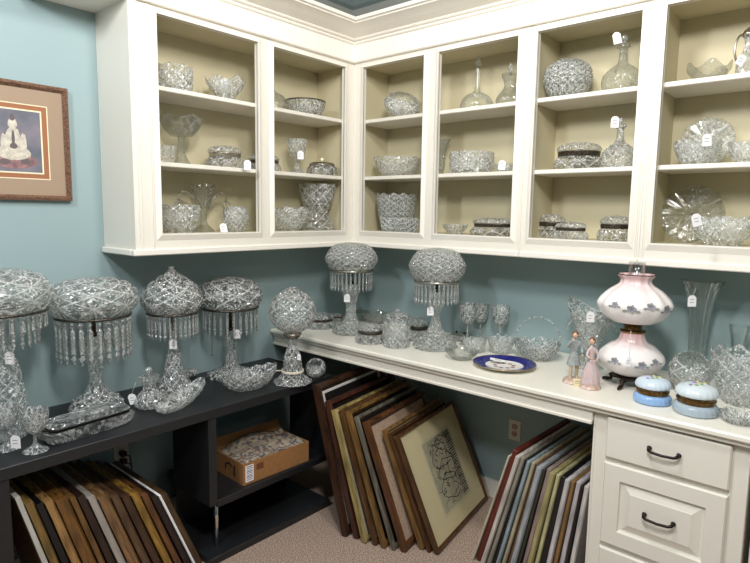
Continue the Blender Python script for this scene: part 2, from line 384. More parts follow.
# ---------------------------------------------------------------- black console along the left wall
KX, KY0, KY1 = .546, -2.62, -.70
ko = (.27, -1.66, 0); k = thing('media_console', 'black console with open bays along the left wall', 'console', ko)
b = MB(); b.bbox(.012, KX, KY0, KY1, .690, .7335, .002); sub(b, ko, 'top', BLACK, k)
b = MB(); b.bbox(.03, KX-.004, -2.27, -2.213, 0, .6895, .002); sub(b, ko, 'side_panel', BLACK, k)
b = MB(); b.bbox(.03, KX-.004, -2.615, -2.56, 0, .6895, .002); sub(b, ko, 'side_panel', BLACK, k)
b = MB(); b.bbox(.235, KX-.004, -1.452, -1.412, .285, .6895, .002); sub(b, ko, 'partition', BLACK, k)
b = MB(); b.bbox(.235, KX-.004, KY1-.034, KY1-.002, .285, .6895, .002); sub(b, ko, 'partition', BLACK, k)
b = MB(); b.bbox(.10, KX-.004, -1.4115, KY1-.0345, .270, .305, .002); sub(b, ko, 'shelf', BLACK, k)
b = MB(); b.bbox(.15, KX-.01, -1.452, KY1, 0, .035, .003); sub(b, ko, 'base_board', BLACK, k)
b = MB(); b.bbox(.16, .172, -1.40, KY1-.003, .0355, .2695, .001); sub(b, ko, 'back_panel', BLACKM, k)  # dark sheet added to stand for the shade below the shelf
for x, y in ((.455, -1.365), (.22, -.76)):
    b = MB(); b.lathe([(.013, .0355), (.010, .15), (.013, .2695)], 16, sx=1, c=(x, y, 0)); sub(b, ko, 'leg', CHROME, k)
#%%REST
# ---------------------------------------------------------------- crystal shapes
def tri(x): x = x % 1.; return 1-abs(2*x-1)
def rel_diamond(n, k, a): return lambda t, L, f: a*(min(tri(n*t/(2*PI)+L*k), tri(n*t/(2*PI)-L*k))*2-.5)
def rel_flute(n, a): return lambda t, L, f: a*(abs(math.cos(n*t/2))-.5)
def rel_star(n, k, a):                                         # rows of round hobstars with rays
    def f_(t, L, f):
        u = (n*t/(2*PI)) % 1-.5; v = (L*k) % 1-.5; d = math.hypot(u, v)
        return a*(.9*abs(math.cos(4*math.atan2(v, u)))-.3 if d < .42 else (.9 if d > .5 else -.6))
    return f_
def rel_swirl(n, k, a): return lambda t, L, f: a*(tri(n*t/(2*PI)+L*k)-.5)
def rel_none(): return None
LIB = {
 'bowl':    [(.02, 0), (.46, 0), (.52, .04), (.74, .30), (.91, .65), (1, 1)],
 'deep':    [(.02, 0), (.62, 0), (.68, .05), (.84, .35), (.94, .7), (1, 1)],
 'drum':    [(.02, 0), (.86, 0), (.92, .06), (.97, .4), (.99, .8), (1, 1)],
 'rose':    [(.02, 0), (.55, 0), (.78, .12), (1, .48), (.93, .8), (.66, 1)],
 'ball':    [(.02, 0), (.35, 0), (.72, .13), (.95, .38), (.99, .58), (.84, .82), (.5, .96), (.3, 1)],
 'flare':   [(.02, 0), (.30, 0), (.34, .08), (.55, .35), (.82, .7), (1, 1)],
 'dish':    [(.02, 0), (.55, 0), (.6, .15), (.9, .7), (1, 1)],
 'goblet':  [(.02, 0), (.78, 0), (.76, .03), (.3, .13), (.13, .22), (.12, .36), (.2, .42), (.62, .52), (.86, .70), (.95, .86), (1, 1)],
 'wine':    [(.02, 0), (.80, 0), (.78, .02), (.2, .06), (.1, .12), (.1, .42), (.2, .46), (.66, .56), (.92, .74), (.96, .88), (1, 1)],
 'trumpet': [(.02, 0), (.62, 0), (.60, .03), (.3, .07), (.24, .12), (.36, .20), (.40, .45), (.46, .65), (.66, .86), (1, 1)],
 'hyper':   [(.02, 0), (.9, 0), (.85, .05), (.5, .25), (.4, .42), (.5, .6), (.85, .8), (1, 1)],
 'decanter':[(.02, 0), (.70, 0), (.92, .08), (1, .22), (.93, .36), (.62, .50), (.32, .58), (.22, .68), (.20, .88), (.32, .93), (.30, 1)],
 'longneck':[(.02, 0), (.90, 0), (1, .06), (.98, .16), (.72, .30), (.30, .38), (.17, .44), (.14, .70), (.13, .9), (.24, .94), (.22, 1)],
 'carafe':  [(.02, 0), (.72, 0), (.98, .10), (.96, .28), (.6, .48), (.42, .62), (.5, .8), (.62, .92), (.66, 1)],
 'cone':    [(.02, 0), (1, 0), (.97, .05), (.62, .35), (.36, .65), (.26, .9), (.30, 1)],
}
def vessel(b, kind, R, H, t=.0035, seg=64, rel=None, sc=None, sx=1, sy=1, mi=0, opened=True, ringmm=5.):
    base = [(r*R, z*H) for r, z in LIB[kind]]
    base = smoothp(base, 5)
    # even out to rings of about ringmm
    out = [base[0]]; 
    for p in base[1:]:
        q = out[-1]; d = math.hypot(p[0]-q[0], p[1]-q[1]); n = max(1, int(d/(ringmm/1000)))
        if d < .0008 and p is not base[-1]: continue
        for k_ in range(1, n+1): out.append((q[0]+(p[0]-q[0])*k_/n, q[1]+(p[1]-q[1])*k_/n))
    m = len(out)
    if opened:
        zt = .42*H if kind == 'goblet' else (.46*H if kind == 'wine' else (.13*H if kind == 'trumpet' else min(.12*H, .012)))
        zmin = zt+t
        inner = [(max(r-t, .001), z) for r, z in reversed(out) if z > zmin]
        if inner: inner.append((.001, zmin)); out = out+inner
    zs = (lambda th, f: (sc[1]*H*max(0, f)**3*math.cos(sc[0]*th)+(sc[2]*H*max(0, f)**2*math.cos(th)**2 if len(sc) > 2 else 0))) if sc else None
    rl = (lambda th, L, f: rel(th, L, f)*(1 if f < .93 else .3)) if rel else None
    b.lathe(out, seg, mi, smooth=(rel is None), rel=rl, zsh=zs, sx=sx, sy=sy)
    return out
RELS = {'dia': lambda: rel_diamond(14, 26, .05), 'fine': lambda: rel_diamond(24, 45, .035), 'flute': lambda: rel_flute(20, .05), 'star': lambda: rel_star(8, 16, .035),
        'swirl': lambda: rel_swirl(16, 14, .05), 'ribs': lambda: rel_flute(32, .03), 'none': lambda: None}
def put(cx, P=None, ybot=None, z=None, r=0, plane=None):
    """place: either the front foot point is seen (ybot) or the upright plane it stands in is known (plane=(axis, value))"""
    if plane: p = at(cx, 250, plane[0], plane[1]); p.z = z; 
    else:
        p = at(cx, ybot, 'z', z); m_ = mpp(p); p = p+Vector((FWH[0], FWH[1], 0))*(r*m_); p.z = z
    if plane:                                                    # redo for the slight roll of the camera
        for _ in range(3):
            q = at(cx, 281.5-FPX*((np.array(p)-CAM)@UP)/((np.array(p)-CAM)@FW), plane[0], plane[1]); p.x, p.y = q.x, q.y
    return p
def price_tag(root, P, px, py, off, w_=.034, h_=.046, tilt=0., string=None):
    q = on_depth(px, py, P, off); b = MB(); t = .0006
    pts = [(-w_/2, -h_/2), (w_/2, -h_/2), (w_/2, h_*.3), (w_*.22, h_/2), (-w_*.22, h_/2), (-w_/2, h_*.3)]
    b.add([(x, -t, z) for x, z in pts]+[(x, t, z) for x, z in pts], [(0, 1, 2, 3, 4, 5), (11, 10, 9, 8, 7, 6)]+[(i, (i+1) % 6, 6+(i+1) % 6, 6+i) for i in range(6)])
    for k_ in range(2):                                          # two short pencilled lines
        zz = h_*(.12-.24*k_); b.box(-w_*.28, w_*.22, -t-.0003, -t, zz-.0008, zz+.0008, 1)
    b.xf(Matrix.Rotation(tilt, 4, 'Y'))
    o = b.build('price_tag', [PAPER, INK], root, q-Vector(root.location)); o.rotation_euler = (0, 0, YAW)
    if string:
        s = on_depth(string[0], string[1], P, off*.9); rl = Vector(root.location); top = q+Matrix.Rotation(YAW, 3, 'Z') @ (Matrix.Rotation(tilt, 3, 'Y') @ Vector((0, 0, h_*.45)))
        b = MB(); mid = (s+top)/2+Vector((0, 0, -.003)); b.tube([s-rl, mid-rl, top-rl], .0008, 5); b.build('tag_string', STRING, root)
    return o
def glass(name, cat, label, kind, cx, ytop, r, ybot=None, z=None, plane=None, cut='dia', m=None, rb=None, sc=None, sx=1, sy=1, yaw=0, group=None, tagp=None, opened=True, tilt=None, seg=64, fix=None, toff=None, single=False):
    fr = LIB[kind][1][0]
    P = Vector(fix) if fix else put(cx, None, ybot, z, (r if rb is None else rb)*(1 if rb else fr), plane)
    if z is None: z = P.z
    mp = mpp(P); R = r*mp
    zt = on_depth(cx, ytop+(r*kz(P, CAM[2]+(z-CAM[2])) if opened else 0)*.8, P).z; H = max(.012, zt-z)
    rel = RELS[cut]()
    b = MB(); vessel(b, kind, R, H, rel=rel, sc=sc, sx=sx, sy=sy, opened=opened, seg=seg)
    if tilt:
        b.xf(Matrix.Rotation(tilt[0], 4, 'X') @ Matrix.Rotation(tilt[1], 4, 'Y'))
        mn = min(v[2] for v in b.v); b.xf(Matrix.Translation((0, 0, -mn)))
    m = m or (CUT if z < .8 else LCUT)
    if tagp is None and single:
        o = b.build(name, m, None, P); o.rotation_euler = (0, 0, yaw); return tag(o, label, cat, group), P, R, H
    root = thing(name, label, cat, P, group)
    o = b.build('glass_body', m, root); o.rotation_euler = (0, 0, yaw)
    if tagp: price_tag(root, P, tagp[0], tagp[1], (toff if toff is not None else R+.012), string=tagp[2:4] if len(tagp) > 2 else None, tilt=random.uniform(-.3, .3))
    return root, P, R, H
def one(*a, **k): return glass(*a, single=not k.get('tagp'), **k)
def stopper(root, z0, r, hb, kind='ball', m=None):
    b = MB(); b.lathe([(r*.45, z0-.004), (r*.4, z0+r*.5), (r*.6, z0+r*.7)], 16, 0)
    if kind == 'ball': b.ball((0, 0, z0+r*1.6), r, 14, smooth=False)
    elif kind == 'ring':
        pts = [(r*1.0*math.cos(q), 0, z0+r*1.6+r*1.0*math.sin(q)) for q in [2*PI*i/20 for i in range(20)]]; b.tube(pts, r*.28, 8, closed=True)
    elif kind == 'spire': b.lathe([(r*.6, z0+r*.7), (r, z0+r*1.5), (r*.7, z0+r*2.6), (r*.3, z0+r*3.6), (.001, z0+hb)], 12, 0, smooth=False)
    return b.build('stopper', m or CUT, root)
def powder_box(label, cx, ytop, r, z, ybot=None, plane=None, group=None, band=DBAND, m=None, knob=False, oval=1., name='powder_box', tagp=None, fix=None, yaw=0, hh=None):
    P = Vector(fix) if fix else put(cx, None, ybot, z, r*.92, plane); mp = mpp(P); R = r*mp
    zt = on_depth(cx, ytop+ (r*kz(P, z)*.35), P).z; H = max(.03, zt-z) if not hh else hh; m = m or LCUT
    root = thing(name, label, 'box', P, group, (0, 0, yaw))
    rel = rel_diamond(20, 60, .04)
    def L(prof, nm, mt, rl=None, sm=True):
        b = MB(); b.lathe(smoothp([(q*R, f*H) for q, f in prof], 4), 60, 0, smooth=sm, rel=rl, sy=oval); return b.build(nm, mt, root)
    L([(.02, .0), (.86, 0), (.98, .08), (1, .24), (.9, .40), (.80, .47)], 'base', m, rel, False)
    b = MB(); b.lathe([(R*.80, H*.475), (R*.855, H*.485), (R*.855, H*.595), (R*.87, H*.61), (R*.87, H*.64), (R*.80, H*.65)], 60, 0, sy=oval); b.build('metal_band', band, root)
    L([(.80, .655), (.88, .68), (.90, .76), (.78, .87), (.5, .95), (.02, 1.0)], 'lid', m, rel_star(8, 30, .03), False)
    if knob:
        b = MB(); b.ball((0, 0, H+R*.13), R*.16, 12, smooth=False); b.build('lid_knob', PEARL if knob == 'pearl' else m, root)
    if tagp: price_tag(root, P, tagp[0], tagp[1], R+.01, string=tagp[2:4] if len(tagp) > 2 else None)
    return root
PEARL = mat('pearl_knob', srgb(240, 232, 205), .25)
SA, SB, SCB = S1+.0004, S2+.0004, Z1-.0015                                   # shelf surfaces
PL, PB = ('x', .14), ('y', -.14)

# ---- left cabinet, first bay
one('glass_bowl', 'bowl', 'straight sided cut glass bowl at left end of top left shelf', 'drum', 175, 64.5, 17.5, z=SA, plane=('x', .17), cut='dia', sc=(8, .04))
one('glass_bowl', 'bowl', 'ruffled cut glass bowl with white tag on top left shelf', 'flare', 226, 78, 20, z=SA, plane=('x', .17), cut='flute', sc=(6, .12), tagp=(224.5, 83), toff=.05)
r_, P, R, H = one('glass_compote', 'compote', 'tall clear footed compote on middle shelf of left cabinet', 'hyper', 182, 117, 1, z=SB, plane=('x', .15), cut='none') if 0 else (None,)*4
def compote(label, cx, ytop, rbowl, z, plane, rfoot, zsplit, m, cut='none', kind='bowl', cutf=None, name='glass_compote', tagp=None, ybot=None, group=None, sc=None, foot=None):
    P = put(cx, None, ybot, z, rfoot, plane); mp = mpp(P); H = on_depth(cx, ytop, P).z-z
    root = thing(name, label, 'compote', P, group); hs = H*zsplit
    fp = [(1, 0), (.96, .08), (.8, .4), (.62, .75), (.58, 1)] if foot else [(1, 0), (.85, .08), (.42, .35), (.3, .7), (.4, 1)]
    b = MB(); b.lathe(smoothp([(.001, 0)]+[(rfoot*mp*q, hs*f) for q, f in fp], 5), 48, 0, smooth=cutf is None, rel=RELS[cutf]() if cutf else None); b.build('stem', m, root)
    b = MB(); vessel(b, kind, rbowl*mp, H-hs, rel=RELS[cut](), sc=sc); b.xf(Matrix.Translation((0, 0, hs+.0005))); b.build('bowl', m, root)
    if tagp: price_tag(root, P, tagp[0], tagp[1], rbowl*mp+.01, string=tagp[2:4] if len(tagp) > 2 else None)
    return root
compote('tall clear footed compote on middle shelf of left cabinet', 182, 118, 21.5, SB, ('x', .145), 10, .62, CRG := crystal('thin_etched_glass', .25, .16, (.86, .87, .85), bump=.25, fine=120, gloss=.25), sc=(6, .08))
one('covered_dish', 'dish', 'small domed cut glass dish behind the tall compote stem', 'dish', 166, 146, 11, z=SB, plane=('x', .20), cut='fine', opened=False)
powder_box('cut glass powder box with silver band on middle shelf, first bay', 225, 145, 18, SB, plane=('x', .16), band=SILVER, tagp=(247.5, 165, 240, 158))
powder_box('banded glass box partly hidden behind the left cabinet middle stile', 264, 154, 17, SB, plane=('x', .15), band=DBAND)
one('glass_bowl', 'bowl', 'deep cut glass bowl at bottom left corner of left cabinet', 'deep', 180, 204, 20, z=SCB, plane=('x', .17), cut='dia')
# epergne with two curled arms
P = put(204, z=SCB, plane=('x', .12)); mp = mpp(P); root = thing('crystal_epergne', 'crystal stand with two curling arms on lower left shelf', 'ornament', P)
H = on_depth(204, 184, P).z-SCB
b = MB(); b.lathe(smoothp([(.001, 0), (.05, 0), (.045, .01), (.015, H*.2), (.02, H*.45), (.035, H*.6), (.055, H*.9), (.06, H)], 5), 48, 0, smooth=False, rel=rel_diamond(10, 24, .06)); b.build('stem', CRG, root)
for s in (-1, 1):
    b = MB(); pts = []
    for i in range(22):
        q = i/21; pts.append((0, s*(.02+.105*q+.02*math.sin(q*9)*q), H*(.5+.28*math.sin(q*PI*.9))+(.03*math.cos(q*8)*q)))
    b.tube(pts, [.011-.006*i/21 for i in range(22)], 8)
    c = pts[-1]; b.tube([(0, c[1]+s*.02*math.cos(a), c[2]+.02*math.sin(a)) for a in [2*PI*i/12*.8 for i in range(12)]], .005, 6); b.build('arm', CRG, root)
one('glass_vase', 'vase', 'squat cut glass vase with tag beside the curling crystal stand', 'rose', 236, 206, 12.5, z=SCB, plane=('x', .19), cut='dia', tagp=(223.5, 228, 228, 215))
# ---- left cabinet, second bay
one('glass_decanter', 'decanter', 'cone shaped clear decanter half hidden by left cabinet stile', 'longneck', 272, 60, 17, z=SA, plane=('x', .14), cut='none', m=CRG, opened=False)
P = put(305, z=SA, plane=('x', .15)); mp = mpp(P); root = thing('glass_bowl', 'cut glass bowl with dark metal rim on upper shelf by corner', 'bowl', P)
b = MB(); vessel(b, 'deep', 20*mp, .085, rel=rel_diamond(16, 28, .05)); b.build('glass_body', CUT, root)
b = MB(); b.tube([(20*mp*math.cos(a), 20*mp*math.sin(a), .086) for a in [2*PI*i/48 for i in range(48)]], .0035, 6, closed=True); b.build('metal_rim', DBAND, root)
compote('small cut glass goblet shaped compote with tag, second bay middle shelf', 297, 139.5, 10, SB, ('x', .16), 9, .5, LCUT, 'dia', 'deep', 'flute', tagp=(300.5, 155, 299, 148))
P = put(322, z=SB, plane=('x', .16)); mp = mpp(P); R = 15*mp; root = thing('dresser_jar', 'low glass jar with silver lid and pearl knob on middle shelf', 'jar', P)
b = MB(); b.lathe(smoothp([(.001, 0), (R*.8, 0), (R, .012), (R*.95, .045), (R*.8, .06)], 4), 48, 0, smooth=False, rel=rel_flute(20, .07)); b.build('glass_body', CUT, root)
b = MB(); b.lathe(smoothp([(R*.84, .061), (R*.86, .066), (R*.7, .078), (.012, .083), (.001, .084)], 4), 40); b.build('lid', SILVER, root)
b = MB(); b.ball((0, 0, .096), .012, 12); b.build('lid_knob', PEARL, root)
one('glass_bowl', 'bowl', 'cut glass bowl with scalloped rim at bottom of second bay', 'bowl', 288, 207, 21, z=SCB, plane=('x', .19), cut='dia', sc=(8, .05))
r2 = compote('large cut glass punch bowl on flared stand near the corner', 317, 184.5, 18, SCB, ('x', .15), 18, .47, LCUT, 'star', 'deep', 'dia', foot='cone', name='punch_bowl')
# ---- back cabinet, first bay
r0, P, R, H = one('glass_bowl', 'bowl', 'pinwheel cut glass bowl tipped on its side, upper shelf near corner', 'rose', 400, 100, 18, z=SA, plane=('y', -.14), cut='swirl', tilt=(.35, .5))
one('glass_bowl', 'bowl', 'shallow cut glass bowl alone on middle shelf near corner', 'bowl', 397, 157, 23.5, z=SB, plane=('y', -.15), cut='star', sc=(10, .04))
one('glass_bowl', 'bowl', 'large finely cut bowl at back of bottom shelf near corner', 'deep', 396, 194, 20, z=SCB, plane=('y', -.135), cut='fine', m=FINE, sc=(12, .03), fix=None, seg=96)
P = put(399, z=SCB, plane=('y', -.262)); mp = mpp(P); b = MB(); w_ = 21*mp; h_ = 14*mp
def octo(b, w_, d_, h0, h1, fl=1.08, mi=0, ch=.3, n=20, t=.005, ribs=.003, opened=True):
    """rectangular dish with clipped corners and ribbed sides"""
    c = min(w_, d_)*ch
    cor = [(-w_, -d_+c), (-w_+c, -d_), (w_-c, -d_), (w_, -d_+c), (w_, d_-c), (w_-c, d_), (-w_+c, d_), (-w_, d_-c)]
    ring = []
    for i in range(8):
        a, e = cor[i], cor[(i+1) % 8]; L_ = math.hypot(a[0]-e[0], a[1]-e[1]); k_ = max(2, int(L_/.007))
        for j in range(k_): ring.append((a[0]+(e[0]-a[0])*j/k_, a[1]+(e[1]-a[1])*j/k_))
    N_ = len(ring); vs = []
    rows = [(.88, h0), (.94, h0+.1*(h1-h0)), (1., h0+.4*(h1-h0)), (fl, h1)]
    if opened: rows += [(fl*.95, h1), (.9, h0+.2*(h1-h0)), (.05, h0+.12*(h1-h0))]
    else: rows += [(.05, h1)]
    for q, (s_, z_) in enumerate(rows):
        for j, (x, y) in enumerate(ring):
            rr = 1+(ribs/max(w_, d_)*3*(1 if j % 2 else -1) if q in (1, 2, 3) else 0); vs.append((x*s_*rr, y*s_*rr, z_))
    fs = [(q*N_+j, q*N_+(j+1) % N_, (q+1)*N_+(j+1) % N_, (q+1)*N_+j) for q in range(len(rows)-1) for j in range(N_)]
    o_ = len(b.v); b.add(vs, fs, mi); b.f.append(tuple(o_+j for j in range(N_))[::-1]); b.m.append(mi); b.sm.append(False)
octo(b, w_, .014, 0, h_, 1.03); tag(b.build('glass_dish', FINE, None, P), 'low rectangular cut glass dish in front of a larger bowl', 'dish')
# ---- back cabinet, second bay
r0, P, R, H = glass('glass_decanter', 'decanter', 'clear ships decanter with tall faceted neck on upper shelf', 'longneck', 476.5, 62, 16.5, z=SA, plane=('y', -.15), cut='none', m=CLEAR, opened=False)
stopper(r0, H, .011, .03)
r0, P, R, H = glass('glass_jug', 'jug', 'ribbed clear glass jug with pointed stopper beside tall necked decanter', 'carafe', 509, 74, 13, z=SA, plane=('y', -.16), cut='flute', m=CRG, opened=False)
stopper(r0, H, .013, .055, 'spire')
one('glass_vase', 'vase', 'slender cut vase at left edge of second back bay', 'trumpet', 441, 139, 9, z=SB, plane=('y', -.10), cut='fine', m=CRG)
one('glass_bowl', 'bowl', 'wide diamond cut glass bowl on middle shelf, second back bay', 'drum', 471, 151.5, 22, z=SB, plane=('y', -.16), cut='dia')
one('glass_dish', 'dish', 'low glass dish with leaning white tag beside diamond cut bowl', 'dish', 504, 163, 11, z=SB, plane=('y', -.19), cut='fine', tagp=(502, 165))
one('glass_dish', 'dish', 'small low cut glass dish beside dark banded box, bottom shelf', 'dish', 455, 224, 13, z=SCB, plane=('y', -.18), cut='dia')
powder_box('oval cut glass box with dark metal band behind a wide stile', 494, 217, 25, SCB, plane=('y', -.17), oval=.75)
# ---- back cabinet, third bay
r0, P, R, H = one('glass_bowl', 'bowl', 'round finely cut crystal bowl on upper shelf beside tagged decanter', 'ball', 566.5, 56, 23.5, z=SA, plane=('y', -.15), cut='fine', m=FINE, seg=96)
r0, P, R, H = glass('glass_decanter', 'decanter', 'round bodied decanter with mushroom stopper and tag, upper shelf', 'decanter', 621, 44, 19, z=SA, plane=('y', -.16), cut='star', m=CRG, opened=False, tagp=(617, 38))
stopper(r0, H, .015, .03)
powder_box('tall ribbed glass box with dark band on middle shelf, third back bay', 578, 141.5, 23.5, SB, plane=('y', -.15))
r0, P, R, H = glass('glass_decanter', 'decanter', 'diamond cut decanter with hanging tag on middle shelf', 'decanter', 618, 124, 16.5, z=SB, plane=('y', -.18), cut='dia', m=CUT, opened=False, tagp=(615, 122))
stopper(r0, H, .010, .02)
powder_box('dark banded cut glass box at back left of bottom shelf', 549, 213.5, 17, SCB, plane=('y', -.105), oval=.65)
powder_box('dark banded cut glass box in front at bottom of third bay', 570, 217, 17.5, SCB, plane=('y', -.228), hh=.080, oval=.5)
powder_box('dark banded glass box next to wide fluted stile, bottom shelf', 615, 215, 17, SCB, plane=('y', -.18))
# ---- back cabinet, right bay
one('glass_dish', 'dish', 'low clear glass dish with pointed rim on upper right shelf', 'dish', 708, 63, 20, z=SA, plane=('y', -.14), cut='none', m=CRG, sc=(5, .22))
P = put(745, z=SA, plane=('y', -.17)); mp = mpp(P); root = thing('silver_cruet', 'silver handled cruet with tag at right edge of upper shelf', 'cruet', P)
b = MB(); b.lathe(smoothp([(.001, 0), (.03, 0), (.034, .02), (.03, .07), (.014, .10), (.012, .14), (.02, .155)], 5), 24, smooth=False, rel=rel_flute(10, .06)); b.build('glass_body', CUT, root)
b = MB(); b.lathe(smoothp([(.013, .155), (.022, .158), (.016, .172), (.003, .185)], 4), 20); b.tube([(-.02*math.cos(YAW), -.02*math.sin(YAW), .15)]+[((-.02-.028*math.sin(a))*math.cos(YAW), (-.02-.028*math.sin(a))*math.sin(YAW), .05+.11*(.5+.5*math.cos(a))) for a in [.3+i*.24 for i in range(11)]], .004, 8); b.build('silver_mount', SILVER, root)
price_tag(root, P, 741, 60, .05, .028, .04, .5, string=(745, 46))
def upright_plate(name, label, cx, cy, r, z, y, m, lobes=0, tiltback=.18, cut='star', tagp=None, depth=.02):
    P = put(cx, z=z, plane=('y', y)); mp = mpp(P); R = r*mp
    b = MB(); prof = [(.001, 0), (R*.4, .001), (R*.7, .003), (R*.92, .010), (R, .016), (R*.99, .020), (R*.9, .014), (R*.4, .005), (.001, .0045)]
    out = []
    for i in range(len(prof)-1):
        for k_ in range(4): out.append((prof[i][0]+(prof[i+1][0]-prof[i][0])*k_/4, prof[i][1]+(prof[i+1][1]-prof[i][1])*k_/4))
    out.append(prof[-1])
    b.lathe(out, 96, smooth=False, rel=(lambda t, L, f: (.05*abs(math.cos(lobes*t/2))*(1 if L > R*.6 else L/(R*.6)) if lobes else 0)), zsh=lambda t, f: .0012*math.cos(16*t), caps=False)
    Rm = R*(1.05 if lobes else 1)
    b.xf(Matrix.Rotation(PI/2-tiltback, 4, 'X')); mn = min(v[2] for v in b.v); b.xf(Matrix.Translation((0, 0, -mn)))
    o = b.build(name, m, None, P); tag(o, label, 'plate'); return o, P
upright_plate('glass_plate', 'round cut glass plate standing on edge on right middle shelf', 705, 137, 25, SB, -.072, CUT)
r0, P, R, H = one('glass_bowl', 'bowl', 'cut glass bowl with tag in front of the upright round plate', 'bowl', 696, 140, 22, z=SB, plane=('y', -.195), cut='dia', tagp=(707, 140), toff=.1)
one('glass_bowl', 'bowl', 'spreading cut glass bowl at right end of middle shelf', 'bowl', 746, 141, 17, z=SB, plane=('y', -.18), cut='star')
upright_plate('glass_plate', 'large scalloped glass plate standing on edge on bottom right shelf', 690, 215, 28, SCB, -.07, CRG, lobes=8)
one('glass_bowl', 'bowl', 'large diamond cut bowl with tag before the scalloped plate', 'bowl', 721, 216, 30, z=SCB, plane=('y', -.20), sy=.5, cut='dia', sc=(8, .06), tagp=(696.5, 220), toff=.14)

# ---------------------------------------------------------------- crystal lamps with prisms
def prism_mesh(L, w_):
    b = MB(); r = w_/2
    b.lathe([(.0005, 0), (r*.9, -r*1.1), (.0005, -r*2.4)], 6, smooth=False, caps=False)
    b.lathe([(.0005, -r*2.4), (r, -r*3.4), (r*.95, -L*.72), (r*.6, -L*.75), (r*1.25, -L*.84), (.0005, -L)], 6, smooth=False, caps=False, sy=.7)
    return b
def crystal_lamp(label, P, cx, dome, rimy, prism_y, stem, n=22, cut='star', m=CUT, tags=None, chains=(), tiers=1, finial=None, cone=False, pw=.0145, rimr=None):
    """dome: [(r_px, y_px)...] from rim upward; stem: [(r_px, y_px)...] from the foot up; heights from the photo"""
    mp = mpp(P); zz = lambda y: on_depth(cx, y, P).z-P.z
    root = thing('crystal_table_lamp', label, 'lamp', P)
    pr = [(r*mp, zz(y)) for r, y in stem]; pr[0] = (pr[0][0], 0.); pr = [(.001, 0)]+pr
    prs = smoothp(pr, 6); out = []
    for p in prs:
        if not out or math.hypot(p[0]-out[-1][0], p[1]-out[-1][1]) > .0015: out.append(p)
    b = MB(); b.lathe(out, 60, smooth=False, rel=rel_diamond(12, 22, .06)); b.build('base', m, root)
    rimy = dome[0][1]+.6; rz = zz(rimy); R = dome[0][0]*mp; zst = pr[-1][1]
    rr = (rimr or dome[0][0])*mp
    b = MB(); b.lathe([(.008, zst-.002), (.008, rz+.005)], 12); b.lathe([(.016, zst), (.018, zst+.012), (.008, zst+.016)], 16)
    for a in range(3): b.tube([(.006*math.cos(a*2.09), .006*math.sin(a*2.09), rz-.004), (rr*.98*math.cos(a*2.09), rr*.98*math.sin(a*2.09), rz-.002)], .0028, 6)
    b.build('socket', BRONZE, root)
    b = MB(); b.lathe([(rr*.97, rz-.007), (rr*1.02, rz-.006), (rr*1.03, rz+.002), (rr*.97, rz+.003), (rr*.955, rz-.002), (rr*.97, rz-.007)], 64, caps=False); b.build('shade_ring', DBAND if m is not FINE else SILVER, root)
    pd = [(r*mp, zz(y)+.003) for r, y in dome]; po = smoothp(pd, 7)
    H_ = po[-1][1]; 
    b = MB(); o2 = []
    for p in po:
        if not o2 or math.hypot(p[0]-o2[-1][0], p[1]-o2[-1][1]) > .0035: o2.append(p)
    kstar = 1/(R*.95)
    rl = {'star': rel_star(6, kstar, .035), 'dia': rel_diamond(18, 26, .04), 'fine': rel_diamond(30, 48, .03), 'swirl': rel_swirl(18, 12, .045)}[cut]
    inn = [(max(p[0]-.004, .001), p[1]-(.004 if p[0] < R*.7 else 0)) for p in reversed(o2)]
    b.lathe(o2, 108, smooth=False, rel=rl, caps=False); b.lathe(inn, 60, smooth=True, caps=False)
    b.build('shade', m, root)
    if finial:
        b = MB(); b.lathe(smoothp([(.012, zz(finial[1])-.002), (.016, zz(finial[1])+.004), (.010, zz(finial[1])+.010), (.014, zz(finial[0])), (.002, zz(finial[0])+.003)], 4), 16, smooth=False); b.build('finial', m, root)
    me = None
    for t_ in range(tiers):
        ztop = rz-.008-(t_*.0); L_ = (rz-.008-zz(prism_y[t_])); Rr = rr*(.97 if t_ == 0 else .80)
        first = None
        for i in range(n):
            a = 2*PI*(i+.3*t_)/n; loc = (Rr*math.cos(a), Rr*math.sin(a), ztop)
            if first is None: first = prism_mesh(L_, pw).build('prism', PRISM, root, loc); first.rotation_euler = (0, 0, a+PI/2)
            else: link_copy(first, root, loc, (0, 0, a+PI/2))
    for (tx, ty) in (tags or []): price_tag(root, P, tx, ty, (stem[-1][0] if len(stem) else 5)*mp+.03, string=(tx, rimy+6))
    for (qx, qy0, qy1) in chains:
        s0 = on_depth(qx, qy0, P, .03)-P; s1 = on_depth(qx, qy1, P, .03)-P
        b = MB(); b.tube([s0, s1], .0012, 6); b.ball(tuple(s1), .004, 8); b.build('pull_chain', BRONZE, root)
    return root
ZD_, ZC_ = .7340, .9018
def base_at(cx, ybot, z, r): return put(cx, None, ybot, z, r)
P = at(4, 421, 'x', .235); P.z = ZD_
crystal_lamp('large crystal lamp with two tiers of prisms at left edge', P, 4, [(43, 310), (47, 300), (48, 291), (40, 278), (22, 271), (1, 269)], 313, (330, 346), [(21, 424), (21, 414), (19, 395), (16, 370), (10, 350), (6, 335)], n=26, cut='star', m=LCUT, tags=[(9.5, 358)], tiers=2)
P = at(97, 400, 'x', .215); P.z = ZD_
crystal_lamp('crystal lamp with pinwheel dome and long spear prisms', P, 97, [(34, 314), (39, 308), (41.5, 300), (39, 290), (30, 282.5), (15, 279), (1, 278)], 317, (358,), [(23, 404), (21.5, 399), (12, 393), (6, 380), (7, 365), (11, 348), (7, 336)], n=26, cut='swirl', m=LCUT, pw=.021)
P = base_at(167.5, 400, ZD_, 21)
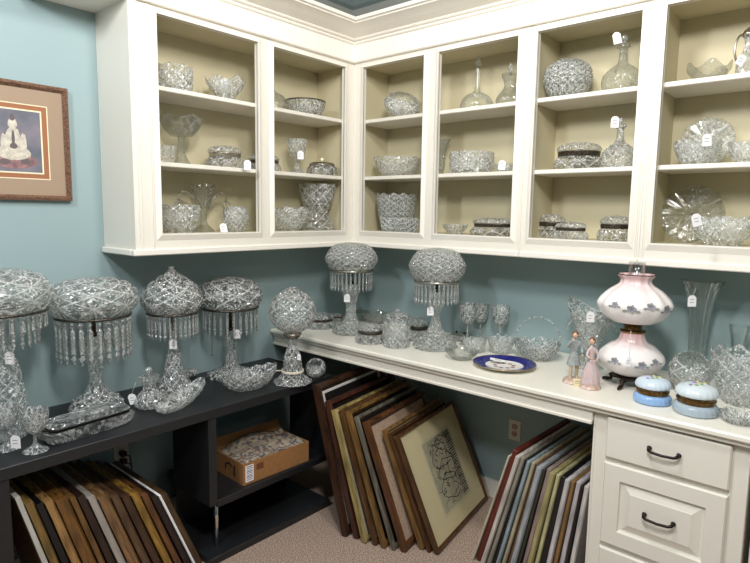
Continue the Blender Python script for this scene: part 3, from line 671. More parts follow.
crystal_lamp('crystal lamp with pointed dome and tall conical base', P, 168, [(24, 311), (28, 304.5), (28.5, 298), (23.5, 287), (14, 278.5), (6, 273.5), (3, 271)], 313, (336,), [(20, 394), (17.5, 388), (11, 374), (7, 358), (4.5, 342), (4, 330)], n=30, cut='fine', tags=[(173, 344)], finial=(267, 271))
P = base_at(224, 381, ZD_, 22); P.x = max(P.x, .17)
crystal_lamp('crystal lamp with domed shade and pull chains beside boat bowl', P, 226, [(27, 306), (30, 301), (30.5, 294), (25, 284), (14, 279), (1, 277)], 309, (332,), [(22, 377), (20, 371), (8, 366), (5, 352), (6, 340), (5, 330)], n=26, cut='fine', tags=[(237, 334)], chains=((212, 312, 355), (234, 312, 348)))
P = base_at(350, 336, ZC_, 16)
crystal_lamp('small mushroom crystal lamp nearest the room corner', P, 350, [(21, 269), (25, 262), (24.5, 255), (17, 246), (8, 243.5), (1, 243)], 271, (290,), [(16.5, 333), (16, 327), (7, 320), (5, 306), (8, 290), (6, 284)], n=30, cut='fine', m=FINE, tags=[(347, 298)], pw=.0125)
P = base_at(437, 352, ZC_, 20)
crystal_lamp('mushroom crystal lamp beside goblets on the white counter', P, 438, [(22, 280), (27, 270), (26.5, 263), (19, 252), (8, 249), (1, 248.5)], 282, (303,), [(20, 346), (18, 339), (9, 332), (4, 318), (6, 306), (8, 298), (5, 292)], n=30, cut='fine', m=FINE, tags=[(430.5, 311)], pw=.014)
# globe lamp without prisms
P = base_at(290, 387, ZD_, 18); mp = mpp(P); zz = lambda y, c_=290: on_depth(c_, y, P).z-P.z
root = thing('crystal_globe_lamp', 'crystal lamp with egg shaped globe and wrapped ivory cord', 'lamp', P)
b = MB(); b.lathe(smoothp([(.001, 0), (18*mp, 0), (17*mp, .012), (10*mp, zz(373)), (9*mp, zz(366)), (8*mp, zz(356)), (4*mp, zz(344)), (4*mp, zz(338))], 6), 56, smooth=False, rel=rel_diamond(12, 24, .06)); b.build('base', CUT, root)
b = MB(); b.lathe(smoothp([(5*mp, zz(338)), (8*mp, zz(336)), (9*mp, zz(333)), (6*mp, zz(332))], 3), 32); b.build('collar', SILVER, root)
b = MB(); b.lathe(smoothp([(6*mp, zz(332)), (16*mp, zz(327)), (22*mp, zz(317)), (22.5*mp, zz(308)), (17*mp, zz(297)), (8*mp, zz(290)), (3*mp, zz(287)), (.001, zz(286.5))], 7), 90, smooth=False, rel=rel_diamond(22, 40, .035), caps=False); b.build('globe_shade', CUT, root)
b = MB(); R = 10.6*mp
for k_ in range(2): b.tube([(R*math.cos(a), R*math.sin(a), zz(373)+.010+.006*k_) for a in [2*PI*i/28 for i in range(28)]], .0035, 7, closed=True)
a0 = on_depth(276, 369, P, 0)-P; b.tube([(-R*math.cos(YAW), -R*math.sin(YAW), zz(373)+.012), (a0.x, a0.y, zz(371)), (a0.x-.06*math.cos(YAW), a0.y-.05, zz(376)), (a0.x-.07, a0.y-.09, .004)], .0032, 7); b.build('cord', CORD, root)
price_tag(root, P, 299, 357, .04, .016, .032, 0, string=(293, 345))

# ---------------------------------------------------------------- other pieces on the black console
def goblet_(label, cx, ytop, ybot, r, z=ZD_, kind='goblet', m=CUT, name='glass_goblet', group=None, tagp=None, rb=None, cut='flute', sc=None):
    return one(name, 'goblet', label, kind, cx, ytop, r, ybot=ybot, z=z, cut=cut, m=m, group=group, tagp=tagp, sc=sc)
goblet_('heavy cut crystal goblet in front of the long glass box', 29.5, 405, 455, 13.6)
goblet_('heavy cut crystal goblet at left edge with a tag at its foot', 1, 401, 453, 12.5, tagp=(15.5, 442, 8, 432))
# long glove box
A = at(60, 440, 'z', ZD_); Bp = at(117, 409, 'z', ZD_)
c = Vector((.415, -1.905, ZD_)); root = thing('glove_box', 'long rectangular cut glass box with hinged lid and dark band', 'box', c, None, (0, 0, PI/2+.10))
b = MB(); octo(b, .155, .055, 0, .046, 1.06, ribs=.004); b.build('base', RIBG, root)
b = MB(); octo(b, .157, .056, .047, .056, 1.02, ribs=0, opened=False); b.build('metal_band', BLKBAND, root)
b = MB(); octo(b, .157, .056, .0565, .074, .92, ribs=.001, opened=False); octo(b, .125, .036, .0745, .082, .85, ribs=.002, opened=False); b.build('lid', RIBG, root)
# perfume decanter with ring stopper
r0, P, R, H = glass('perfume_bottle', 'bottle', 'small cut perfume bottle with round stopper and hanging tag', 'carafe', 146, 376, 14.5, ybot=410, z=ZD_, cut='dia', opened=False, tagp=(132.5, 399, 136, 382), toff=.03)
stopper(r0, H, .016, .03)
def boat(name, label, c, a_, b_, h, yaw, up, cut, tilt=0, scal=(10, .06), tagp=None, m=CUT):
    root = thing(name, label, 'bowl', c)
    bb = MB(); vessel(bb, 'bowl', a_, h, rel=RELS[cut](), sc=(scal[0], scal[1], up), sy=b_/a_, seg=88, ringmm=4)
    if tilt: bb.xf(Matrix.Rotation(tilt, 4, 'Y')); mn = min(v[2] for v in bb.v); bb.xf(Matrix.Translation((0, 0, -mn)))
    o = bb.build('glass_body', m, root); o.rotation_euler = (0, 0, yaw); 
    if tagp: price_tag(root, c, tagp[0], tagp[1], .04)
    return root
c = at(181, 411, 'z', ZD_)+Vector((-.03, .03, 0)); c.z = ZD_
boat('boat_dish', 'canoe shaped cut glass dish in front of the conical lamp', c, .138, .050, .042, PI/2+.22, .45, 'dia', tilt=-.24, scal=(14, .03), m=LCUT, tagp=None)
c = at(247, 392, 'z', ZD_)+Vector((-.04, .04, 0)); c.z = ZD_
boat('boat_bowl', 'oval boat shaped cut glass bowl with sawtooth rim', c, .150, .075, .082, PI/2-.15, .25, 'dia', scal=(12, .05))
P = put(195, None, 377, ZD_, 4); b = MB(); vessel(b, 'drum', .022, .07, rel=rel_flute(14, .05)); b.xf(Matrix.Rotation(PI/2, 4, 'X') @ Matrix.Rotation(.4, 4, 'Z')); b.xf(Matrix.Translation((0, 0, -min(v[2] for v in b.v))))
tag(b.build('glass_tumbler', CUT, None, P+Vector((0, 0, 0))), 'small glass tumbler lying on its side behind the boat bowl', 'glass')
P = Vector((.50, -.775, ZD_)); b = MB(); vessel(b, 'rose', .052, .075, rel=rel_swirl(12, 14, .06)); b.xf(Matrix.Rotation(.7, 4, 'X') @ Matrix.Rotation(.5, 4, 'Y')); b.xf(Matrix.Translation((0, 0, -min(v[2] for v in b.v))))
tag(b.build('glass_bowl', CUT, None, P), 'small round cut bowl tipped forward below the counter edge', 'bowl')

# ---------------------------------------------------------------- pieces on the white counter
powder_box('dark banded glass box at the corner end of the counter', 319, 311.5, 15, ZC_, ybot=330)
powder_box('reddish banded glass box behind the corner mushroom lamp', 337, 311, 6, ZC_, ybot=322, band=mat('copper_band', srgb(120, 80, 68), .4, .8), hh=.05)
r0, P, R, H = glass('glass_jar', 'jar', 'plain low glass jar with knob just right of corner lamp', 'drum', 360, 312, 9, ybot=321, z=ZC_, cut='ribs', m=CRG, opened=False)
b = MB(); b.lathe(smoothp([(R, H+.0005), (R*.7, H+.012), (.008, H+.018), (.010, H+.03), (.001, H+.034)], 4), 32, smooth=False); b.build('lid', CRG, r0)
one('glass_bowl', 'bowl', 'clear shallow glass bowl behind the dark banded box', 'bowl', 377, 310, 15, ybot=324, z=ZC_, cut='ribs', m=CRG)
powder_box('large dark banded powder box between corner lamp and biscuit jar', 370, 322, 14.5, ZC_, ybot=345)
r0, P, R, H = glass('biscuit_jar', 'jar', 'diamond cut biscuit jar with knobbed lid', 'drum', 397, 318, 13.5, ybot=349, z=ZC_, cut='dia', opened=False)
b = MB(); b.lathe(smoothp([(R*1.03, H+.0005), (R*1.03, H+.008), (R*.75, H+.022), (.010, H+.028)], 4), 48, smooth=False, rel=rel_flute(18, .05)); b.ball((0, 0, H+.038), .012, 12, smooth=False); b.build('lid', CUT, r0)
powder_box('dark banded glass box between biscuit jar and mushroom lamp', 418, 316, 12, ZC_, ybot=342)
P = put(449, None, 343, ZC_, 8); P += Vector((.04, .06, 0)); root = thing('covered_box', 'low glass box with dark knobs behind the mushroom lamp', 'box', P)
b = MB(); octo(b, .05, .03, 0, .03, 1.05); b.build('base', CUT, root); b = MB(); octo(b, .052, .032, .0305, .042, .8, opened=False, ribs=0); b.build('lid', CRG, root)
b = MB(); b.ball((-.025, 0, .046), .007); b.ball((.025, 0, .046), .007); b.build('knob', DPLAST, root)
goblet_('tall wine glass left of a matching pair near mushroom lamp', 468, 302, 346, 8.5, z=ZC_, kind='wine')
goblet_('wine glass half hidden behind the one beside mushroom lamp', 481, 303, 341, 8, z=ZC_, kind='wine')
goblet_('wine glass in front of the thin spired bottle', 501, 304, 347, 9, z=ZC_, kind='wine')
r0, P, R, H = glass('glass_bottle', 'bottle', 'slim clear bottle with thin tall spire behind the wine glasses', 'decanter', 511, 312, 13, ybot=340, z=ZC_, cut='none', m=CLEAR, opened=False)
b = MB(); zt = on_depth(509, 263, P).z-ZC_; b.lathe([(.008, H-.01), (.006, H+.02), (.010, H+.03), (.004, H+.05), (.002, zt)], 14); b.build('stopper', CLEAR, r0)
one('glass_bowl', 'bowl', 'low ruffled cut bowl left of its twin near wine glasses', 'bowl', 475, 337, 12, ybot=353.5, z=ZC_, cut='star', sc=(8, .10))
one('glass_bowl', 'bowl', 'low ruffled cut bowl just behind the cobalt plate', 'bowl', 502, 335, 13.5, ybot=354.5, z=ZC_, cut='star', sc=(8, .10))
one('glass_dish', 'dish', 'flat clear glass dish left of the cobalt plate', 'dish', 463, 347, 17, ybot=361, z=ZC_, cut='none', m=CLEAR)
# basket with bead handle
P = put(540, None, 362, ZC_, 13); mp = mpp(P); root = thing('glass_basket', 'cut glass basket with tall beaded arched handle', 'basket', P)
H = .085; b = MB(); vessel(b, 'bowl', 22.5*mp, H, rel=rel_diamond(14, 28, .05), sc=(10, .06)); b.build('glass_body', CUT, root)
hh = on_depth(538, 317, P).z-ZC_; Rw = 22*mp; b = MB()
for i in range(33):
    a = PI*i/32; b.ball((Rw*math.cos(a)*math.cos(.5), Rw*math.cos(a)*math.sin(.5), H*.9+(hh-H*.9)*math.sin(a)), .0052, 8)
b.build('handle', CUT, root)
# cobalt plate
P = put(509.5, None, 373, ZC_, 24); mp = mpp(P); R = 31*mp; root = thing('china_plate', 'cobalt blue rimmed china plate lying on the white counter', 'plate', P)
COB = mat('cobalt_glaze', srgb(34, 34, 120), .15); CHINA = mat('white_china', srgb(240, 236, 230), .15); GOLD = mat('gilt_edge', srgb(190, 160, 90), .25, .9)
b = MB(); pp = [(.001, 0), (R*.5, 0), (R*.56, .004), (R*.97, .016), (R, .018), (R, .0205), (R*.97, .0195), (R*.60, .008), (R*.52, .0055), (.001, .005)]
b.lathe(pp, 64, caps=False)
for q in range(len(b.f)):
    k_ = q//64; b.m[q] = 2 if k_ in (4, 5) else (1 if k_ == 6 else 0)
b.build('plate_body', [CHINA, COB, GOLD], root)
b = MB()
for i in range(9):
    a = 2*PI*i/9; x, y = R*.30*math.cos(a), R*.30*math.sin(a)
    b.lathe([(.001, .0056), (R*.07, .0056), (R*.07, .0059), (.001, .006)], 7, mi=i % 2, smooth=False, c=(x, y, 0))
b.build('flower_decoration', [mat('rust_decoration', srgb(150, 90, 70), .4), mat('grey_decoration', srgb(120, 110, 120), .4)], root)
b = MB(); b.box(-.040, .028, -.018, .018, 0, .0008); b.box(-.018, .012, -.004, -.002, .0008, .001, 1)
b.box(-.018, .006, .003, .005, .0008, .001, 1)
o = b.build('paper_card', [PAPER, INK], None, P+Vector((-.035, .012, .0215))); o.rotation_euler = (.0, .12, .45); tag(o, 'small white paper card lying across the cobalt plate', 'card')
# footed basket / compote behind the figurines
r0 = compote('large cut glass basket bowl with tag behind the porcelain figurines', 594, 306, 24, ZC_, None, 13, .3, LCUT, 'dia', 'flare', 'flute', name='glass_basket', tagp=(590.5, 317), ybot=371, sc=(2, .16))
P = Vector(r0.location); mp = mpp(P); b = MB(); hh = .27
b.tube([(.105*math.cos(a)*.95, .105*math.cos(a)*.3, .17+.075*math.sin(a)) for a in [PI*i/24 for i in range(25)]], .0045, 8); b.build('handle', CUT, r0)
# tall trumpet vase
r0, P, R, H = one('trumpet_vase', 'vase', 'tall clear trumpet vase with tag against the back wall', 'trumpet', 694, 276, 20, z=ZC_, plane=('y', -.135), cut='ribs', m=CLEAR, tagp=(692, 301, 696, 288), toff=.05)
# large bowls at the right
one('glass_bowl', 'bowl', 'pinwheel cut glass bowl tipped toward us beside the oil lamp', 'rose', 694, 352, 19, ybot=394, z=ZC_, cut='swirl', tilt=(.45, .1), seg=80)
one('glass_bowl', 'bowl', 'biggest fluted swirl cut bowl at right edge of counter', 'bowl', 749, 345, 29.5, ybot=408, z=ZC_, cut='swirl', sc=(10, .05), seg=96)
r0, P, R, H = one('glass_pitcher', 'pitcher', 'clear glass pitcher with round stoppered neck behind large bowl', 'carafe', 734, 322, 14, z=ZC_, plane=('y', -.10), cut='none', m=CLEAR)
P = put(744, None, 426, ZC_, 9); b = MB(); vessel(b, 'dish', .06, .035, rel=rel_diamond(12, 30, .06), sc=(8, .1)); tag(b.build('glass_dish', CUT, None, P), 'small cut glass dish in front of largest swirl bowl', 'dish')

# ---------------------------------------------------------------- painted oil lamp
P = put(630, None, 389, ZC_, 8); P += Vector((0, .03, 0)); mp = mpp(P); zz = lambda y: on_depth(630, y, P).z-P.z
def porcelain(name, zlo, zhi, inv=False):
    m = bpy.data.materials.new(name); m.use_nodes = True; nt = m.node_tree; bs = nt.nodes['Principled BSDF']; bs.inputs['Roughness'].default_value = .18
    tc = nt.nodes.new('ShaderNodeTexCoord'); sp = nt.nodes.new('ShaderNodeSeparateXYZ'); nt.links.new(tc.outputs['Object'], sp.inputs[0])
    mr = nt.nodes.new('ShaderNodeMapRange'); mr.inputs['From Min'].default_value = zlo; mr.inputs['From Max'].default_value = zhi; nt.links.new(sp.outputs['Z'], mr.inputs['Value'])
    n = nt.nodes.new('ShaderNodeTexNoise'); n.inputs['Scale'].default_value = 18; nt.links.new(tc.outputs['Object'], n.inputs['Vector'])
    mu = nt.nodes.new('ShaderNodeMath'); mu.operation = 'MULTIPLY'; nt.links.new(mr.outputs[0], mu.inputs[0]); nt.links.new(n.outputs['Fac'], mu.inputs[1])
    r = nt.nodes.new('ShaderNodeValToRGB'); r.color_ramp.elements[0].color = (*srgb(242, 236, 234), 1); r.color_ramp.elements[1].color = (*srgb(214, 150, 152), 1); r.color_ramp.elements[1].position = .55
    nt.links.new(mu.outputs[0], r.inputs[0]); nt.links.new(r.outputs[0], bs.inputs['Base Color']); return m
FLW = mat('grey_lilac_flower_paint', srgb(156, 150, 164), .4); LEAF = mat('grey_green_leaf_paint', srgb(128, 138, 128), .4)
root = thing('oil_lamp', 'white and pink painted porcelain oil lamp on brass feet', 'lamp', P)
def flowers(b, prof_r, spots, mi0=1):
    for a, z, s in spots:
        r = prof_r(z)+.0008; dz = .004; sl = (prof_r(z+dz)-prof_r(z-dz))/(2*dz)
        cen = Vector((r*math.cos(a), r*math.sin(a), z)); tu = Vector((-math.sin(a), math.cos(a), 0)); tv = Vector((sl*math.cos(a), sl*math.sin(a), 1)).normalized(); nn = tu.cross(tv)
        for k_ in range(6):
            q = k_*PI/3 if k_ < 5 else 0; rad = s*.6 if k_ < 5 else 0
            cc = cen+tu*math.cos(q*1.2)*rad+tv*math.sin(q*1.2)*rad*.8; rr = s*.38
            o_ = [cc+tu*math.cos(t)*rr+tv*math.sin(t)*rr+nn*.0006 for t in [2*PI*i/8 for i in range(8)]]
            b.add([tuple(v) for v in o_], [tuple(range(8))], mi0+(1 if k_ % 3 == 2 else 0))
        for sgn in (-1, 1):
            c2 = cen+tu*sgn*s*1.25-tv*s*.5; o_ = [c2+tu*math.cos(t)*s*.5+tv*math.sin(t)*s*.22+nn*.0006 for t in [2*PI*i/8 for i in range(8)]]
            b.add([tuple(v) for v in o_], [tuple(range(8))], mi0+1)
def interp(prof):
    pr = sorted((z, r) for r, z in prof); 
    return lambda z: float(np.interp(z, [q[0] for q in pr], [q[1] for q in pr]))
fcam = YAW-PI/2                                                  # direction that faces the camera
# feet
b = MB(); zf = zz(375); b.lathe(smoothp([(12*mp, zf-.012), (16*mp, zf-.006), (15*mp, zf), (10*mp, zf+.004)], 3), 32)
b.lathe(smoothp([(.02, .02), (11*mp, .03), (12*mp, zf-.012)], 4), 28)
for k_ in range(4):
    a = fcam+PI/4+k_*PI/2; ca, sa = math.cos(a), math.sin(a)
    b.tube([(8*mp*ca, 8*mp*sa, zf-.010), (16*mp*ca, 16*mp*sa, zf-.012), (19*mp*ca, 19*mp*sa, .030), (18*mp*ca, 18*mp*sa, .014), (23*mp*ca, 23*mp*sa, .0092), (27*mp*ca, 27*mp*sa, .0095)], [.011, .012, .009, .007, .008, .004], 8)
    b.ball((26*mp*ca, 26*mp*sa, .0065), .006, 8)
b.build('brass_base', BRONZE, root)
fo = [(12*mp, zf+.004), (22*mp, zz(369)), (30*mp, zz(361)), (30*mp, zz(354)), (22*mp, zz(346)), (14*mp, zz(341)), (11*mp, zz(334)), (11*mp, zz(332))]
pr = smoothp(fo, 6); b = MB(); b.lathe(pr, 64, rel=lambda t, L, f: .025*math.cos(12*t)*(1 if f > .75 else 0)); f_ = interp(pr)
flowers(b, f_, [(fcam+d, zz(356)+q, .017) for d, q in ((-.9, .0), (-.1, -.004), (.35, .006), (1.2, 0), (2.4, 0), (3.6, 0), (-1.9, 0))])
b.build('font', [porcelain('painted_porcelain_font', zz(347), zz(330)), FLW, LEAF], root)
b = MB(); b.lathe(smoothp([(11*mp, zz(332)), (12*mp, zz(330)), (8*mp, zz(329)), (9*mp, zz(325)), (13*mp, zz(322)), (20*mp, zz(320.5)), (22*mp, zz(319)), (10*mp, zz(318.5))], 4), 40); b.build('burner', BRASS, root)
sh = [(20*mp, zz(321)), (29*mp, zz(315)), (34*mp, zz(306)), (33*mp, zz(300)), (25*mp, zz(291)), (15.5*mp, zz(284)), (14*mp, zz(279)), (16.5*mp, zz(275.5)), (16.8*mp, zz(274))]
pr = smoothp(sh, 6); b = MB(); b.lathe(pr+[(r-.003, z-.0005) for r, z in reversed(pr)], 72, rel=lambda t, L, f: .035*math.cos(12*t)*max(0, min(1, (f-.62)*6)), caps=False); f_ = interp(pr)
flowers(b, f_, [(fcam+d, zz(303)+q, s) for d, q, s in ((-.95, .006, .015), (-.5, -.004, .019), (.0, .008, .018), (.5, -.004, .021), (.95, .004, .018), (2, 0, .014), (3, 0, .014), (-2, 0, .014))])
b.build('shade', [porcelain('painted_porcelain_shade', zz(293), zz(268)), FLW, LEAF], root)
b = MB(); b.tube([((16.9*mp)*(1+.03*math.cos(12*a))*math.cos(a), (16.9*mp)*(1+.03*math.cos(12*a))*math.sin(a), zz(274)) for a in [2*PI*i/72 for i in range(72)]], .0018, 6, closed=True); b.build('shade_rim', BRONZE, root)
b = MB(); zc = zz(262)
b.lathe([(7.5*mp, zz(318)), (8.6*mp, zz(300)), (7.8*mp, zz(280)), (7.6*mp, zc), (7.6*mp-.002, zc), (7.8*mp-.002, zz(280)), (8.6*mp-.002, zz(300)), (7.5*mp-.002, zz(318))], 40, caps=False); b.build('glass_chimney', CHIM, root)
price_tag(root, P, 628.5, 362, 31*mp+.006, .022, .036, .1, string=(631, 331))

# ---------------------------------------------------------------- porcelain trinket boxes
def trinket(label, cx, ybot, r, colb, coll, z=ZC_):
    P = put(cx, None, ybot, z, r*.95); mp = mpp(P); R = r*mp; root = thing('porcelain_box', label, 'box', P); root.scale = (1, 1, 1)
    m1 = mat('glazed_porcelain', colb, .15); m2 = mat('glazed_porcelain', coll, .15)
    sw = lambda t, L, f: .035*abs(math.cos(10*t+L*40))
    b = MB(); b.lathe(smoothp([(.001, 0), (R*.86, 0), (R, R*.18), (R*.96, R*.42), (R*.80, R*.54)], 6), 80, rel=sw); b.build('base', m1, root)
    b = MB(); b.lathe([(R*.80, R*.545), (R*.86, R*.56), (R*.86, R*.68), (R*.90, R*.69), (R*.90, R*.74), (R*.84, R*.75), (R*.84, R*.865), (R*.78, R*.87)], 48, smooth=False)
    a = fcam+.1; b.box(R*.86*math.cos(a)-.004, R*.86*math.cos(a)+.004, R*.88*math.sin(a)-.005, R*.88*math.sin(a)+.003, R*.68, R*.90); b.build('hinge_band', BRASS, root)
    pr = smoothp([(R*.78, R*.875), (R*.93, R*.95), (R*.94, R*1.12), (R*.80, R*1.33), (R*.45, R*1.47), (.002, R*1.51)], 6)
    b = MB(); b.lathe(pr, 80, rel=lambda t, L, f: .03*abs(math.cos(10*t))*(1 if f < .93 else 0))
    for i in range(9):
        q = i*2.4; rr = R*(.12+.07*(i % 4)*1.6); zf_ = float(np.interp(rr, [0, R*.4, R*.75, R*.92], [R*1.51, R*1.485, R*1.36, R*1.15]))
        b.ball((rr*math.cos(q), rr*math.sin(q), zf_+.0005), R*.10, 8, mi=1+i % 3, sz=.4)
    b.build('lid', [m2, mat('yellow_flower', srgb(206, 196, 96), .3), mat('lilac_flower', srgb(150, 130, 186), .3), mat('green_leaf', srgb(140, 166, 110), .3)], root)
trinket('small round porcelain box with light blue swirled base', 659.5, 407, 17, srgb(142, 178, 222), srgb(206, 220, 232))
trinket('grey blue round porcelain box with flowered lid, nearest drawers', 705.5, 419, 20, srgb(168, 182, 194), srgb(212, 222, 228))

# ---------------------------------------------------------------- porcelain figurines
SKIN = mat('porcelain_skin', srgb(226, 186, 160), .25); HAIRB = mat('painted_brown_hair', srgb(120, 78, 50), .4); COAT = mat('grey_blue_painted_coat', srgb(172, 176, 172), .3, noise=(160, .1, srgb(140, 146, 150)))
BREE = mat('buff_painted_breeches', srgb(196, 176, 150), .3); LACE = mat('lilac_flowered_dress', srgb(196, 188, 196), .3, noise=(150, .1, srgb(206, 170, 160))); PINKG = mat('pink_gilt_base', srgb(218, 194, 184), .3, noise=(70, .1, srgb(190, 160, 140)))
def skinned(name, joints, edges, m, parent, root_i=0, lv=2):
    me = bpy.data.meshes.new(name); me.from_pydata([j[:3] for j in joints], edges, []); o = bpy.data.objects.new(name, me); COL.objects.link(o)
    sk = o.modifiers.new('s', 'SKIN'); 
    for i, j in enumerate(joints):
        me.skin_vertices[0].data[i].radius = (j[3], j[3] if len(j) < 5 else j[4]); me.skin_vertices[0].data[i].use_root = (i == root_i)
    sb_ = o.modifiers.new('d', 'SUBSURF'); sb_.levels = lv; sb_.render_levels = lv
    bpy.context.view_layer.update(); dg = bpy.context.evaluated_depsgraph_get(); m2 = bpy.data.meshes.new_from_object(o.evaluated_get(dg)); bpy.data.objects.remove(o)
    m2.materials.clear(); m2.materials.append(m)
    for p in m2.polygons: p.use_smooth = True; p.material_index = 0
    o = bpy.data.objects.new(name, m2); COL.objects.link(o); o.parent = parent; return o
def head(par, c, r, hair, front):                                # front: unit xy direction of the face
    b = MB(); b.ball(c, r, 16, sx=.88, sy=.95, sz=1.15)
    f = Vector((front[0], front[1], 0)); s = Vector((-front[1], front[0], 0)); C_ = Vector(c)
    b.ball(tuple(C_+f*r*.92-Vector((0, 0, r*.1))), r*.18, 8, sz=1.4)
    for q in (-1, 1):
        b.ball(tuple(C_+s*q*r*.88), r*.2, 8); b.ball(tuple(C_+f*r*.80+s*q*r*.33+Vector((0, 0, r*.12))), r*.11, 8, mi=1)
    b.ball(tuple(C_+f*r*.82-Vector((0, 0, r*.52))), r*.16, 8, mi=2, sz=.5)
    b.build('head', [SKIN, HAIRB, PINKG], par)
    b = MB(); b.ball(tuple(C_-f*r*.22+Vector((0, 0, r*.28))), r*1.04, 14, sz=1.0)
    for q in (-1, 1): b.ball(tuple(C_+s*q*r*.8-f*r*.2-Vector((0, 0, r*.35))), r*.34, 8)
    b.build('hair', hair, par)
def hand(b, c, d, u, s):
    c = Vector(c); d = Vector(d).normalized(); u = Vector(u).normalized()
    b.ball(tuple(c), .0038*s, 8)
    for k_ in range(4):
        q = c+u*(k_-1.5)*.0018*s; L_ = (.0065, .0078, .0072, .0056)[k_]*s
        b.tube([q, q+d*L_*.55, q+d*L_*.9+Vector((0, 0, -.0016*s))], [.0011*s, .001*s, .0008*s], 5)
    b.tube([c-u*.003*s, c-u*.006*s+d*.002*s, c-u*.0065*s+d*.0045*s], [.0012*s, .001*s, .0008*s], 5)
def fig_base(root, R):
    b = MB(); b.lathe(smoothp([(.001, 0), (R, 0), (R*1.03, .005), (R*.93, .012), (R*.88, .017), (.001, .018)], 4), 40, rel=lambda t, L, f: .03*math.cos(9*t)); b.build('base', PINKG, root)
P = put(576, None, 385, ZC_, 10); root = thing('porcelain_figurine', 'porcelain figurine of a man in grey coat raising one hand', 'figurine', P, None, (0, 0, YAW))
hm = on_depth(575, 331, P).z-ZC_; k_ = hm/.24
fig_base(root, .043*k_)
S_ = lambda v: tuple(q*k_ for q in v)
j = [S_(q) for q in [(0, 0, .125, .017, .013), (0, 0, .15, .017, .012), (0, 0, .178, .021, .013), (0, 0, .196, .011, .009), (0, 0, .206, .007, .007),
     (-.022, 0, .186, .009), (-.038, -.006, .165, .0075), (-.030, -.022, .188, .006), (-.020, -.026, .203, .005),
     (.022, 0, .186, .009), (.034, -.004, .160, .0075), (.030, -.018, .138, .006)]]
skinned('coat', j, [(0, 1), (1, 2), (2, 3), (3, 4), (2, 5), (5, 6), (6, 7), (7, 8), (2, 9), (9, 10), (10, 11)], COAT, root)
b = MB(); b.lathe(smoothp([(.032*k_, .082*k_), (.030*k_, .088*k_), (.022*k_, .12*k_), (.016*k_, .14*k_), (.014*k_, .15*k_)], 4), 28, sy=.75, rel=lambda t, L, f: .06*math.cos(7*t)); b.build('coat_tails', COAT, root)
j = [S_(q) for q in [(0, 0, .115, .014), (-.012, -.002, .10, .012), (-.015, -.008, .062, .0085), (-.014, -.004, .024, .0065), (-.016, -.018, .020, .006), (.012, -.002, .10, .012), (.016, .0, .062, .0085), (.016, .004, .024, .0065), (.020, -.010, .020, .006)]]
skinned('breeches', j, [(0, 1), (1, 2), (2, 3), (3, 4), (0, 5), (5, 6), (6, 7), (7, 8)], BREE, root)
head(root, (-.002*k_, -.004*k_, .222*k_), .0145*k_, HAIRB, (-.5, -.86))
b = MB(); hand(b, (-.019*k_, -.028*k_, .207*k_), (.2, .1, 1), (1, 0, 0), 1.1*k_); hand(b, (.030*k_, -.022*k_, .134*k_), (0, -.6, -1), (1, 0, 0), 1.1*k_); b.build('hand', SKIN, root)
P = put(594, None, 391, ZC_, 11)+Vector((.0, .0, 0)); root = thing('porcelain_figurine', 'porcelain figurine of a seated woman in flowered lilac dress', 'figurine', P, None, (0, 0, YAW))
hm = on_depth(592, 337, P).z-ZC_; k_ = hm/.235; fig_base(root, .044*k_)
b = MB(); b.lathe(smoothp([(.041*k_, .0185*k_), (.043*k_, .03*k_), (.039*k_, .06*k_), (.030*k_, .09*k_), (.018*k_, .122*k_), (.013*k_, .132*k_)], 5), 48, sy=.85, rel=lambda t, L, f: .06*math.cos(11*t)*(1-f)); b.build('dress', LACE, root)
j = [S_(q) for q in [(0, 0, .130, .013, .010), (0, 0, .155, .012, .010), (-.001, 0, .176, .016, .011), (-.002, 0, .192, .007, .007), (-.003, 0, .202, .0055), (-.018, -.003, .176, .007), (-.028, -.014, .152, .006), (-.016, -.028, .142, .0045), (.016, -.003, .176, .007), (.026, -.012, .150, .006), (.014, -.028, .136, .0045)]]
skinned('bodice', j, [(0, 1), (1, 2), (2, 3), (3, 4), (2, 5), (5, 6), (6, 7), (2, 8), (8, 9), (9, 10)], SKIN if 0 else LACE, root)
head(root, (-.004*k_, -.003*k_, .217*k_), .0135*k_, HAIRB, (-.8, -.6))
b = MB(); hand(b, (-.012*k_, -.031*k_, .142*k_), (1, -.5, .1), (0, 0, 1), k_); hand(b, (.010*k_, -.032*k_, .135*k_), (-1, -.5, .1), (0, 0, 1), k_); b.build('hand', SKIN, root)
b = MB(); b.box(-.021, .021, -.0006, 0, 0, .030); b.box(-.014, .010, -.0009, -.0006, .018, .0195, 1); b.box(-.014, .006, -.0009, -.0006, .011, .0125, 1)
P = at(579, 382, 'z', ZC_); o = b.build('note_card', [mat('cream_note_paper', srgb(226, 216, 172), .8), INK], None, Vector((P.x, P.y, ZC_))); o.rotation_euler = (-.25, 0, YAW+.05); o.location = on_depth(579, 377.5, put(576, None, 385, ZC_, 10), .055); o.location.z = ZC_; tag(o, 'small cream note card propped against the two figurines', 'card')

